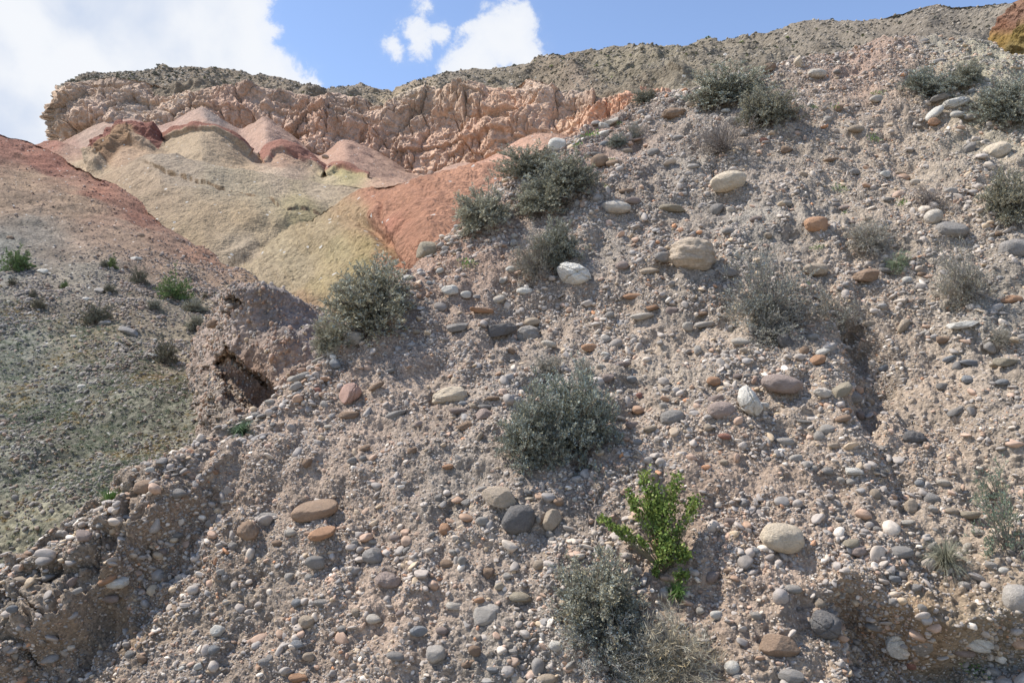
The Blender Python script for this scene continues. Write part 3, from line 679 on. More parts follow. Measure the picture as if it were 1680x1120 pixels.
def stone_mesh(name, seed, kind='round', sub=2):
    """x = long axis, y = towards the viewer, z = upright; unit half axes"""
    D, F = ICO[sub]; r0 = np.random.default_rng(seed)
    off = r0.uniform(-50, 50, 3)
    if kind in ('angular', 'slab'):
        n = 11 if kind == 'angular' else 9
        N = r0.normal(size=(n, 3)); N /= np.linalg.norm(N, axis=1, keepdims=True)
        N = np.concatenate([N, [[0, 0, 1], [0.15, 0, -1]]]) if kind == 'slab' else N
        c = r0.uniform(0.62, 0.92, len(N))
        dp = D @ N.T
        r = np.min(np.where(dp > 0.08, c / np.maximum(dp, 0.08), 9), 1)
        r = np.minimum(r, 1.15) * 0.85 + 0.12
        r = r + 0.035 * fbm(D * 2.2 + off, 3, 600)
    else:
        sq = (np.abs(D) ** 2.6).sum(1) ** (-1 / 2.6)
        r = 0.6 * sq + 0.4
        tilt = r0.normal(size=3) * 0.16
        r = r * (1 + D @ tilt * (1 if kind == 'round' else 1.4))
        r = r + (0.075 if kind == 'round' else 0.12) * fbm(D * 1.3 + off, 2, 601) + 0.03 * fbm(D * 4.5 + off, 3, 602)
        N = r0.normal(size=(3, 3)); N /= np.linalg.norm(N, axis=1, keepdims=True)     # a few worn flats
        for k in range(3):
            dp = D @ N[k]; lim = 0.84 / np.maximum(dp, 0.1)
            r = np.where((dp > 0.1) & (r > lim), lim + 0.25 * (r - lim), r)
    if kind == 'cracked':
        for k in range(2):
            N = r0.normal(size=3) * np.array([1, 0.2, 0.9]); N /= np.linalg.norm(N)
            s = D @ N - r0.uniform(-0.25, 0.25) + 0.10 * fbm(D * 3 + off, 3, 603 + k)
            r = r - 0.13 * np.exp(-(s / 0.04) ** 2)
    if kind == 'layered':
        r = r + 0.035 * np.sin(D[:, 2] * 11 + 2.5 * fbm(D * 1.6 + off, 2, 606)) + 0.05 * (ridged(D * 2.5 + off, 2, 607) - 0.9)
    if kind == 'rough':
        r = r + 0.10 * fbm(D * 2.8 + off, 4, 608)
    if sub >= 3:
        r = r + 0.012 * fbm(D * 11 + off, 3, 609)
    V = D * r[:, None]
    V /= np.abs(V).max(0) * 0.5 + 0.5 * 1.0
    return raw_mesh(name, V, F, 3, True)

def stone_mat(name, layered=0.0, instancer=False, scale=1.0, patch=0.0):
    m, t, b = new_mat(name)
    b.inputs['Roughness'].default_value = 0.82
    tcn = t.n('ShaderNodeTexCoord'); oi = t.n('ShaderNodeObjectInfo')
    if instancer:
        at = t.n('ShaderNodeAttribute', attribute_name='tint', attribute_type='INSTANCER'); base = at.outputs[0]
    else:
        base = oi.outputs['Color']
    off = t.n('ShaderNodeCombineXYZ'); t.l(t.math('MULTIPLY', oi.outputs['Random'], 91.0), off.inputs[0]); t.l(t.math('MULTIPLY', oi.outputs['Random'], 37.0), off.inputs[2])
    vec = t.vmath('ADD', tcn.outputs['Object'], off.outputs[0]).outputs[0]
    n1 = t.noise(vec, 1.3 * scale, 4, 0.6); n2 = t.noise(vec, 9.0 * scale, 5, 0.65)
    f = t.math('MULTIPLY', t.math('MULTIPLY_ADD', n1, 0.70, 0.65), t.math('MULTIPLY_ADD', n2, 1.1, 0.56))
    if layered > 0:
        st = t.n('ShaderNodeMapping'); st.inputs['Scale'].default_value = (0.7, 0.7, 6.5); t.l(vec, st.inputs[0])
        n3 = t.noise(st.outputs[0], 1.6, 4, 0.55, 0.6)
        f = t.math('MULTIPLY', f, t.math('MULTIPLY_ADD', n3, 2 * layered, 1 - layered))
    c = t.n('ShaderNodeCombineColor'); [t.l(f, c.inputs[i]) for i in range(3)]
    colr = t.mix(1.0, base, c.outputs[0], 'MULTIPLY')
    # dust and lime crust in irregular patches
    dust = t.ramp(t.noise(vec, 2.3 * scale, 6, 0.65), 0.54, 0.70, 0, 0.32 + patch)
    colr = t.mix(dust, colr, (0.36, 0.295, 0.235, 1))
    if not instancer:
        v = t.voro(vec, 26.0); sp = t.ramp(v.outputs['Distance'], 0.12, 0.05)
        s2 = t.n('ShaderNodeSeparateColor'); t.l(v.outputs['Color'], s2.inputs[0])
        sp = t.math('MULTIPLY', sp, t.math('GREATER_THAN', s2.outputs[0], 0.55))
        colr = t.mix(t.math('MULTIPLY', sp, 0.5), colr, (0.09, 0.08, 0.07, 1))
    t.l(colr, b.inputs['Base Color'])
    bp = t.n('ShaderNodeBump'); bp.inputs['Strength'].default_value = 0.35 if instancer else 0.75; bp.inputs['Distance'].default_value = 0.01 if instancer else 0.03
    hh = t.math('ADD', n2, t.math('MULTIPLY', t.noise(vec, 30.0, 3, 0.6), 0.4))
    if layered > 0: hh = t.math('ADD', hh, t.math('MULTIPLY', n3, 1.2))
    t.l(hh, bp.inputs['Height']); t.l(bp.outputs[0], b.inputs['Normal'])
    return m
M_stone = stone_mat("stone")
M_layer = stone_mat("layered_stone", layered=0.35)
M_peb = stone_mat("pebble", instancer=True)

TONE = dict(w=(0.58, 0.54, 0.465), p=(0.50, 0.44, 0.36), g=(0.275, 0.25, 0.22), d=(0.145, 0.135, 0.125), b=(0.29, 0.20, 0.135), t=(0.40, 0.32, 0.235),
            o=(0.40, 0.235, 0.14), k=(0.42, 0.27, 0.21), m=(0.31, 0.24, 0.20), r=(0.32, 0.16, 0.115), l=(0.30, 0.255, 0.185), s=(0.245, 0.245, 0.24), y=(0.52, 0.43, 0.315), v=(0.385, 0.345, 0.295))
KIND = {'r': 'round', 'a': 'angular', 's': 'slab', 'c': 'cracked', 'l': 'layered', 'h': 'rough'}
shared = {k: [stone_mesh("cobble_" + v, 900 + i * 7 + ord(k), v, 2) for i in range(4)] for k, v in KIND.items()}
for lst in shared.values():
    for me in lst: me.materials.append(M_layer if me.name.startswith('cobble_lay') or me.name.startswith('cobble_slab') else M_stone)

def set_stone(o, x, y, w, h, ang, out=0.18, bvh=None, thick=None):
    loc, nor, dist = cast(bvh or slope_bvh, x, y)
    if loc is None: return False
    dvec = rays(x, y); k = ((np.array(loc) - CAM) @ F_) / FPX
    a, b = w * k * 0.52, h * k * 0.52
    c = thick * k if thick else (a * 0.35 + b * 0.5)
    th = math.radians(ang)
    ex = math.cos(th) * R_ + math.sin(th) * U_; ez = -math.sin(th) * R_ + math.cos(th) * U_
    ey = np.cross(ez, ex)
    ev = -dvec / np.linalg.norm(dvec)
    pos = np.array(loc) + np.array(nor if nor.z > 0 else -nor) * (out * min(b, c) - 0.02 * a)
    o.matrix_world = Matrix(((ex[0] * a, ey[0] * c, ez[0] * b, pos[0]), (ex[1] * a, ey[1] * c, ez[1] * b, pos[1]), (ex[2] * a, ey[2] * c, ez[2] * b, pos[2]), (0, 0, 0, 1)))
    return True

BOULDERS = """
1135,427,76,52,-3,t,l|large brown layered sandstone boulder in the middle of the upper slope
952,453,58,38,-4,w,c|silvery white rounded boulder with dark stains and a tan underside, just under a grey shrub
1202,306,58,34,12,y,r|pale tan potato shaped boulder high on the slope below the bare twiggy bush
1335,372,40,25,-3,o,r|small orange tan rounded boulder level with the grey boulder at the far right edge
1288,883,66,49,-8,y,r|big smooth egg shaped cream boulder with fine speckles, lower right of the slope
1278,633,66,32,-8,m,r|wide low mauve grey boulder right above the split white rock
1221,671,38,56,10,w,c|upright white rock split by a long crack beside a mauve cobble
1182,677,44,30,4,m,r|mauve grey cobble touching the left side of the split white rock
849,858,56,46,14,d,r|dark grey rounded boulder below the tan angular rock
818,821,58,34,-10,t,a|tan angular rock leaning on top of the dark grey boulder
902,853,31,36,-10,t,a|upright tan brown block to the right of the dark grey boulder
795,1010,52,32,14,v,r|smooth grey oval stone tilted upward to the right, bottom centre
525,846,76,34,14,b,r|long rusty brown and grey cobble, upper one of the tilted rusty pair at left
530,878,48,20,16,o,r|flat rusty orange cobble, lower one of the tilted rusty pair at left
412,872,34,32,-30,b,h|rough brown lump right beside the flat dark grey cobble at left
443,851,38,13,-3,g,r|flat dark grey cobble sticking out beside the rough brown lump
738,651,56,34,7,y,l|pale yellow block with a cracked top, left of the big central shrub
577,646,44,30,33,k,c|tilted pinkish red cracked boulder near the left ridge, reddest stone there
873,555,41,33,8,g,h|round pitted grey boulder carrying a small tan stone on top
875,529,27,14,4,t,r|small tan stone lying on top of the round pitted grey boulder
823,546,50,24,8,d,s|dark grey slab with a sharp brown broken edge left of the pitted boulder
752,540,38,16,6,g,s|thin grey flake left of the dark sharp edged slab
713,411,44,27,5,l,r|olive tan boulder sitting right on the ridge beside the terracotta hill
578,563,32,24,15,v,r|blue grey egg shaped cobble on the left ridge under the dark bush
645,528,42,18,3,b,l|brown striped cobble peeking out under the dark bush on the ridge
742,478,28,18,-3,w,a|white quartz block, larger of the white pair below the ridge
858,479,30,12,-3,w,r|flat white cobble left of the silvery white boulder
788,510,42,10,-5,o,s|thin orange slab in the open gravel left of the pitted boulder
765,699,32,13,24,b,s|brown slab tilted upward to the right below the pale yellow block
795,682,34,21,10,m,a|blocky grey brown stone right below the pale yellow block
610,915,42,24,0,g,r|low grey oval stone half buried in the left gravel
637,956,42,26,-8,m,h|rough pinkish rock casting a dark hollow under it, lower left
850,976,40,20,-14,l,r|olive grey wedge stone tilted down to the right, above the smooth oval
710,1079,35,28,-4,v,r|round flat grey cobble at the bottom edge left of centre
685,1039,28,18,4,s,c|blue grey veined cobble near the bottom
1013,347,46,23,-4,p,r|pale stone with an orange underside left of the tan potato shaped boulder
1102,345,42,13,-4,l,s|flat tan grey stone beneath the potato shaped boulder
1107,190,38,17,6,b,h|ragged brown rock in the gravel below the upper dark bushes
915,245,30,24,0,w,r|white boulder on the ridge showing above the shrubs
985,272,29,22,4,b,r|brown rounded rock right of the ridge shrubs
1007,272,21,13,0,b,r|small brown stone touching the brown rounded rock near the ridge
992,222,20,12,10,w,s|white flat stone in the pile at the ridge top
1003,202,30,10,24,p,s|long pale slab topping the pile of stones on the ridge
1418,460,44,23,8,b,a|reddish brown angular rock above the root hollow
1340,447,42,21,-2,t,r|tan oval stone between the two big grey twiggy shrubs
1567,387,58,27,-6,g,r|wide grey tan boulder at right, above the sparse grey shrub
1658,415,48,33,6,g,r|bulky grey boulder cut by the right edge of the photo
1658,494,34,13,2,o,r|bright orange flat cobble close to the right edge
1580,535,52,13,8,w,s|curved white stone like a shallow dish at right
1487,536,28,17,55,t,a|pale tan slab standing on edge beside the root hollow
1293,565,32,22,-52,d,l|dark striped stone tilted steeply below the big twiggy shrub
1340,596,25,18,14,o,r|bright orange pebble like cobble below the right twiggy shrub
1400,653,40,19,2,g,r|flat topped grey stone left of the bare scoop
1380,645,40,20,32,l,a|olive brown slab leaning under the flat topped grey stone
1348,645,30,18,0,p,h|pale knobbly stone beside the leaning olive slab
1532,363,30,24,22,p,r|pale grey oval stone above the wide grey tan boulder
1642,253,50,27,24,y,r|pale tan egg shaped boulder tilted up at the upper right edge
1572,171,46,16,14,w,c|long white rock with a crack, topmost of the white group at upper right
1533,186,34,17,42,w,r|white rock tilted beside the long cracked white rock
1543,163,36,13,14,g,s|dark grey flat rock under the upper right bushes
1535,203,22,13,0,o,a|orange stone tucked under the tilted white rock
1335,123,32,14,-4,p,r|pale grey stone on the upper slope right of the dark bushes
1263,115,24,14,12,b,a|brown wedge stone on the upper crest beside the dark bush
1310,106,14,22,0,y,a|small pointed cream stone standing on the crest
1307,180,15,25,0,b,h|upright dark brown stone right of the dark bush
1347,1023,56,40,-28,d,c|dark grey veined boulder tilted down to the right, lower right
1278,1068,64,36,-3,b,a|brown fractured angular block at the bottom, right of centre
1295,1108,42,20,-4,g,r|grey stone below the brown fractured block at the bottom edge
1473,1057,44,52,0,w,c|chunky white boulder beneath the undercut ledge
1512,1063,40,44,-20,g,a|grey brown boulder leaning against the chunky white boulder
1603,1056,52,32,-12,w,c|oval white boulder lying apart below the right end of the ledge
1670,991,40,46,0,v,r|big round grey boulder at the right edge above the ledge line
1477,905,40,20,4,g,r|smooth grey stone right of the brown and olive pebble pair
1395,891,27,18,8,l,r|olive stone resting against a mauve one right of the cream boulder
1410,903,28,18,4,m,r|mauve stone resting against an olive one right of the cream boulder
1588,850,31,17,6,l,r|olive grey oval stone near the thin green shrub at right
1102,686,42,25,6,g,r|grey wedge shaped stone right of the big central shrub
182,963,46,20,6,w,h|long whitish rough stone embedded in the undercut rib at left
237,801,38,25,4,b,r|brown rounded lump on the crest of the rib at left
140,884,29,19,-8,m,r|smooth brown grey cobble embedded in the rib at far left
1498,720,38,24,-8,d,h|dark grey rough rock right of the bare scoop
1143,1079,40,26,-10,b,h|brown rock half hidden by the dry grass at the bottom
1397,775,34,13,-4,w,s|flat white stone casting a shadow, centre right
1492,833,22,27,6,t,a|tan squarish stone in the right gravel beside a grey one
1653,597,40,17,-4,l,s|brown grey slab near the right edge below the orange cobble
507,1023,29,21,4,t,h|tan knobbly stone near the bottom left
358,1041,21,20,0,w,h|round bright white pebble alone at the bottom left
"""
COBBLES = """1175,349,27,20,35,g,r;993,210,22,11,-15,w,r;990,238,18,11,20,s,r;1073,253,23,14,14,g,r;1028,315,26,9,0,b,s;1038,333,25,12,0,m,r;907,348,32,11,12,o,h;1027,250,22,9,5,t,s;977,255,22,9,-5,g,s;1407,213,27,13,-4,t,r;1567,190,24,12,0,w,r;1593,193,22,12,0,p,r;1438,167,22,13,8,p,r;1590,247,24,16,40,g,a;1450,290,17,12,0,w,r;1225,173,15,9,0,r,a;1192,183,16,8,0,w,r;1200,200,24,15,0,p,r;1365,263,30,7,3,b,s;1290,248,20,12,-10,b,a;1253,233,14,11,0,r,a;1320,288,18,9,-8,t,r;763,486,18,13,0,w,r;668,459,24,11,12,w,r;840,442,17,11,0,w,r;723,444,14,10,20,w,r;692,450,16,8,0,w,r;817,491,24,13,20,p,r;843,401,15,13,0,v,r;843,389,13,9,0,p,r;1085,425,27,18,0,g,r;1022,436,22,15,0,m,r;1063,446,34,11,4,t,r;1040,487,32,11,0,o,r;1053,520,38,13,8,p,a;1067,506,24,10,10,o,s;1102,513,22,15,0,m,a;902,566,28,13,-5,p,r;638,610,22,8,15,g,s;966,574,27,14,0,o,r;993,560,20,15,0,v,r;995,582,16,8,0,w,r;988,603,17,10,0,p,r;997,621,22,14,0,m,a;1037,623,19,13,12,s,r;1020,600,28,12,8,m,a;618,635,28,10,24,b,s;573,683,34,14,0,b,s;647,683,34,15,22,g,a;753,675,34,12,0,m,s;797,667,26,8,-6,g,s;760,663,16,9,0,s,r;778,666,14,10,0,t,r;785,718,20,10,50,t,s;808,653,22,7,0,b,s;833,715,22,15,0,m,a;1090,668,16,15,0,v,r;1037,701,22,13,0,m,r;1012,685,32,9,-20,g,s;1068,705,26,12,10,t,s;1050,650,12,12,0,r,a;1450,445,28,11,-6,g,s;1427,535,22,12,0,t,r;1518,546,17,8,25,v,r;1547,558,24,12,0,b,a;1335,555,24,13,16,v,r;1214,562,33,13,-4,p,r;1222,577,18,9,-5,t,r;1319,576,16,16,0,b,r;1347,579,26,11,18,w,r;1170,625,24,17,-4,o,h;1146,576,14,16,0,v,r;1175,656,28,12,14,m,s;1428,660,17,13,0,t,r;1380,686,28,12,10,b,h;1388,676,17,9,0,o,r;1410,681,16,14,0,m,r;1357,706,28,17,4,v,r;1344,718,20,17,-20,v,r;1290,728,36,18,6,v,r;1317,692,30,7,-6,g,s;1250,666,20,9,-8,w,r;1190,715,22,10,-6,r,r;1160,702,16,12,0,t,r;1588,598,31,11,-3,s,r;1558,590,22,11,25,s,a;1623,570,20,22,15,g,a;1590,626,20,16,0,s,h;1645,627,22,11,5,s,r;1570,676,30,12,25,g,s;1592,668,16,12,15,t,r;1630,601,18,8,-8,y,r;1147,515,32,9,3,b,s;1157,533,36,12,6,v,s;1127,540,18,16,0,p,r;1197,380,22,12,5,g,r;1195,451,26,16,6,g,r;1488,461,17,13,0,w,r;1210,618,18,10,0,m,s;1227,618,17,10,0,g,a;1205,627,16,9,0,t,r;520,923,32,22,-5,g,r;382,896,18,14,25,g,r;40,916,30,15,4,b,r;35,954,28,14,0,t,r;103,914,22,12,12,v,r;53,894,15,12,0,g,r;97,874,26,11,25,v,r;107,878,22,8,0,p,r;247,773,15,11,0,w,r;222,771,10,7,0,w,r;290,809,26,16,0,g,r;353,773,18,10,-10,o,r;290,879,22,15,10,g,r;268,904,16,11,0,m,r;175,949,32,13,25,o,r;180,983,26,12,0,m,r;125,971,20,10,25,v,r;115,957,24,15,50,m,a;77,949,24,11,20,g,r;130,853,28,9,15,g,s;148,848,24,10,25,t,s;175,827,17,8,0,v,r;370,823,26,9,0,p,s;350,1068,20,16,20,s,r;327,1093,14,11,25,w,r;300,1095,13,8,25,w,r;213,1076,19,13,20,g,r;475,949,18,14,35,v,r;508,949,16,13,10,v,r;487,989,20,13,15,s,r;532,989,28,13,5,g,r;485,1059,24,14,-5,s,r;508,1078,19,14,0,t,r;437,1086,22,16,0,g,a;477,873,20,13,0,p,r;372,988,13,10,0,v,r;25,1076,14,10,0,p,r;320,913,13,9,0,s,r;362,939,14,10,0,v,r;492,1111,36,14,0,o,s;867,819,28,9,8,y,a;905,878,15,13,0,v,r;793,857,21,15,0,v,r;793,803,19,10,22,v,r;768,826,20,15,0,g,a;720,819,16,13,25,g,a;737,765,21,9,14,o,r;732,874,18,22,0,o,h;733,926,25,14,-4,b,r;758,923,14,16,0,v,r;800,939,19,18,0,b,a;887,926,21,16,18,t,r;832,945,17,11,0,v,r;820,963,16,12,22,y,r;902,964,18,12,0,g,r;612,1015,27,15,-4,p,r;585,1006,17,16,0,t,r;565,1031,18,14,20,g,r;650,1074,30,14,-10,g,r;658,1004,17,10,22,m,r;727,1034,21,13,-6,m,r;747,994,32,15,-6,p,s;787,985,18,9,10,o,r;913,1058,24,18,-10,w,h;897,1113,32,15,0,t,r;768,1089,27,13,14,b,s;810,1098,22,9,0,s,r;843,1068,17,10,8,v,r;668,904,17,10,48,g,r;582,893,13,11,0,g,r;882,854,11,13,0,v,r;838,833,16,9,20,t,a;943,821,8,8,0,w,r;1523,818,29,19,-6,g,r;1550,792,23,11,-3,p,r;1302,966,31,14,-5,v,r;1168,948,28,16,38,m,r;1395,966,18,16,0,v,r;1243,1010,20,12,0,v,r;1200,1098,26,23,0,w,c;1177,1011,21,14,0,w,r;1343,993,18,17,0,t,r;1437,1029,37,17,4,g,a;1585,963,21,14,0,v,r;1605,874,27,11,-4,p,r;1562,839,23,11,-6,t,r;1530,836,19,12,0,v,r;1440,871,17,13,0,g,r;1467,951,20,11,-6,s,r;1633,1106,23,16,0,v,r;1497,1093,18,13,0,r,r;1585,1071,38,15,-8,m,r;1305,755,22,12,10,v,r;1358,773,20,13,0,g,r;1487,858,29,9,2,p,s;1323,763,12,12,0,v,r;1335,768,12,10,0,p,r;1380,788,15,12,0,v,r;1395,791,18,11,20,v,r;1445,778,20,14,-15,d,a;1435,810,18,20,0,t,r;1190,759,17,11,10,t,r;1148,1002,15,12,0,p,r;1560,905,16,8,0,v,r;1648,935,17,11,0,w,r;1630,928,20,12,0,v,r;1588,896,15,12,30,p,r;1240,905,14,11,0,s,r;540,700,18,8,0,p,s;492,609,36,11,22,v,r;523,580,26,9,25,v,s;541,581,20,10,15,w,r;553,572,20,14,20,v,r;546,600,22,18,-20,s,r;488,637,22,13,30,v,r;533,665,18,11,-35,v,r;445,648,20,10,10,v,r;421,669,17,11,0,v,r;478,623,18,8,30,p,r;531,624,12,8,0,o,r;520,640,13,9,0,r,r;1112,228,20,9,4,g,r;1135,275,22,9,4,v,r;1240,360,20,10,10,m,r;1292,335,18,10,0,v,r;1386,342,20,9,4,m,r;1460,330,22,10,-6,g,s;1505,300,18,10,0,p,r;1558,318,22,12,0,v,r;1478,285,18,8,0,t,r;1400,285,18,10,0,g,r"""
rows_b = [l.split('|') for l in BOULDERS.strip().split('\n')]
taken = []
for i, (geo_, lab) in enumerate(rows_b):
    f = geo_.split(','); x, y, w, h, a = map(float, f[:5])
    me = stone_mesh("boulder", 2000 + i, KIND[f[6]], 5 if f[6] == 'c' else 4 if w > 40 else 3)
    me.materials.append(M_layer if f[6] in 'ls' else M_stone)
    o = link("boulder" if w >= 34 else "stone", me)
    for dy in (0, 5, 10, 16, 22, 30):
        if set_stone(o, x, y + dy, w, h, a, 0.60): break
    else:
        bpy.data.objects.remove(o); continue
    c = TONE[f[5]]; j = rng.uniform(1.0, 1.12); o.color = (c[0] * j, c[1] * j, c[2] * j, 1)
    tag(o, lab, 'boulder' if w >= 34 else 'stone')
    taken.append((x, y, w, h))
nc = 0
def cobble(x, y, w, h, a, tone, kind, jit=0.1):
    global nc
    me = shared[kind][rng.integers(4)]
    o = bpy.data.objects.new("cobble", me)
    if not (set_stone(o, x, y, w, h, a, 0.48) or set_stone(o, x, y + 12, w, h, a, 0.34)): return
    COL.objects.link(o); o.parent = slope
    c = TONE[tone]; j = rng.uniform(1 - jit, 1 + jit); o.color = (c[0] * j, c[1] * j, c[2] * j, 1)
    taken.append((x, y, w, h)); nc += 1
for l in COBBLES.split(';'):
    f = l.split(','); cobble(*map(float, f[:5]), f[5], f[6])
crest_px = np.array(CREST, float)
tries = 0
while nc < 300 and tries < 9000:
    tries += 1
    x = rng.uniform(5, 1675); y = rng.uniform(80, 1115)
    if y < np.interp(x, crest_px[:, 0], crest_px[:, 1]) + 14: continue
    w = rng.uniform(13, 20) * (0.75 + 0.35 * y / 1120); h = w * rng.uniform(0.45, 0.8)
    if any(abs(x - t[0]) < (w + t[2]) * 0.55 and abs(y - t[1]) < (h + t[3]) * 0.55 for t in taken): continue
    cobble(x, y, w, h, rng.normal(5, 14), rng.choice(list('ggvvpmtbs')), rng.choice(list('rrrras')), 0.15)

# ------------------------------------------------------------------ scattered stuff on geometry nodes
def scatter(name, pts, rot, scl, tint, sources, idx=None, label=None):
    """one 'stuff' object: points carrying turn, size and pigment, each showing one of the source meshes"""
    n = len(pts)
    me = bpy.data.meshes.new(name); me.vertices.add(n); me.vertices.foreach_set('co', np.ascontiguousarray(pts, np.float32).ravel())
    for nm, arr in (('turn', rot), ('size', scl)):
        a = me.attributes.new(nm, 'FLOAT_VECTOR', 'POINT'); a.data.foreach_set('vector', np.ascontiguousarray(arr, np.float32).ravel())
    a = me.attributes.new('tint', 'FLOAT_COLOR', 'POINT'); c4 = np.ones((n, 4), np.float32); c4[:, :3] = tint; a.data.foreach_set('color', c4.ravel())
    a = me.attributes.new('pick', 'INT', 'POINT')
    a.data.foreach_set('value', (rng.integers(0, len(sources), n) if idx is None else idx).astype(np.int32))
    o = link(name, me); tag(o, kind='stuff')
    coll = bpy.data.collections.new(name + "_shapes")
    for k, sm in enumerate(sources):
        so = bpy.data.objects.new("%s_shape_%02d" % (name, k), sm); coll.objects.link(so)
    ng = bpy.data.node_groups.new(name, 'GeometryNodeTree')
    ng.interface.new_socket('Geometry', in_out='INPUT', socket_type='NodeSocketGeometry')
    ng.interface.new_socket('Geometry', in_out='OUTPUT', socket_type='NodeSocketGeometry')
    N = ng.nodes; L = ng.links
    gi = N.new('NodeGroupInput'); go = N.new('NodeGroupOutput'); ip = N.new('GeometryNodeInstanceOnPoints'); ci = N.new('GeometryNodeCollectionInfo')
    ci.inputs['Collection'].default_value = coll; ci.inputs['Separate Children'].default_value = True; ci.inputs['Reset Children'].default_value = True
    def named(nm, dt):
        q = N.new('GeometryNodeInputNamedAttribute'); q.data_type = dt; q.inputs['Name'].default_value = nm
        return [s for s in q.outputs if s.enabled][0]
    L.new(gi.outputs[0], ip.inputs['Points']); L.new(ci.outputs[0], ip.inputs['Instance']); ip.inputs['Pick Instance'].default_value = True
    L.new(named('pick', 'INT'), ip.inputs['Instance Index'])
    er = N.new('FunctionNodeEulerToRotation'); L.new(named('turn', 'FLOAT_VECTOR'), er.inputs[0]); L.new(er.outputs[0], ip.inputs['Rotation'])
    L.new(named('size', 'FLOAT_VECTOR'), ip.inputs['Scale']); L.new(ip.outputs[0], go.inputs[0])
    md = o.modifiers.new("scatter", 'NODES'); md.node_group = ng
    return o

def sample(P, px, py, n, density):
    """area-weighted random points on a grid surface; density(px, py, P) scales them"""
    A, B, C, D = P[:-1, :-1], P[1:, :-1], P[1:, 1:], P[:-1, 1:]
    nrm = np.cross(C - A, D - B); ar = 0.5 * np.linalg.norm(nrm, axis=2)
    w = (ar * density(px[:-1, :-1], py[:-1, :-1], A)).ravel(); w = np.clip(w, 0, None)
    cum = np.cumsum(w); k = np.searchsorted(cum, rng.uniform(0, cum[-1], n))
    u, v = rng.random((2, n, 1))
    g4 = [q.reshape(-1, 3)[k] for q in (A, B, C, D)]
    pos = (1 - u) * ((1 - v) * g4[0] + v * g4[3]) + u * ((1 - v) * g4[1] + v * g4[2])
    nn = nrm.reshape(-1, 3)[k]; nn /= np.linalg.norm(nn, axis=1, keepdims=True) + 1e-9
    nn *= np.where(nn[:, 2:3] < 0, -1, 1)
    return pos, nn, px[:-1, :-1].ravel()[k], py[:-1, :-1].ravel()[k]

peb_src = [stone_mesh("gravel_shape", 3000 + i, ['round', 'angular', 'round', 'slab', 'angular', 'rough', 'round', 'angular'][i], 1) for i in range(8)]
for me in peb_src: me.materials.append(M_peb)
peb2_src = [stone_mesh("pebble_shape", 3100 + i, ['round', 'rough', 'angular', 'slab', 'round', 'angular', 'layered', 'angular'][i], 2) for i in range(8)]
for me in peb2_src: me.materials.append(M_peb)
PAL = np.array([(0.25, 0.24, 0.23), (0.33, 0.31, 0.29), (0.42, 0.385, 0.34), (0.60, 0.57, 0.52), (0.37, 0.27, 0.21), (0.29, 0.205, 0.15), (0.15, 0.148, 0.145), (0.42, 0.23, 0.13), (0.235, 0.235, 0.235), (0.40, 0.33, 0.24)])
PAL = PAL * np.array([1.12, 1.04, 0.95])
PW = np.array([0.27, 0.20, 0.11, 0.030, 0.09, 0.06, 0.08, 0.010, 0.08, 0.07]); PW /= PW.sum()

COARSE = [(600, 700, 0.25), (480, 780, 0.25), (700, 620, 0.5), (900, 560, 0.8), (850, 480, 1.0), (1000, 420, 0.9), (1200, 600, 1.1), (1300, 720, 1.2), (1400, 800, 1.2), (1500, 660, 0.15), (1540, 700, 0.3), (1450, 880, 1.2), (1300, 950, 0.9),
          (650, 980, 1.0), (800, 1050, 1.3), (900, 900, 0.8), (760, 780, 0.4), (400, 950, 0.4), (300, 1080, 0.4), (560, 1080, 1.0), (100, 930, 1.3), (200, 860, 1.3), (300, 800, 1.2), (500, 640, 1.2), (1100, 300, 0.8), (1300, 250, 0.5), (1500, 250, 0.5), (1600, 120, 0.7), (1600, 400, 0.8), (1650, 900, 0.8), (1200, 1000, 0.7), (1080, 760, 0.7), (1100, 1090, 0.9)]
def coarse_map(px, py):
    return idw(px, py, [(a, b, (c, c, c)) for a, b, c in COARSE], 2.6, 1.2)[..., 0]
cm_grid = coarse_map(PX[::6, ::6], PY[::6, ::6])
def cm_of(px, py, rows_n, cols_n):
    return np.repeat(np.repeat(cm_grid, 6, 0), 6, 1)[:rows_n, :cols_n]
inside = (dcr < 0.12) & (PX > -60) & (PX < 1740) & (PY < 1180)
clump = 0.30 + 1.1 * sstep(-0.35, 0.45, fbm(ST * 1.6, 4, 700)) 
cmf = np.repeat(np.repeat(cm_grid, 6, 0), 6, 1)[:PX.shape[0], :PX.shape[1]]
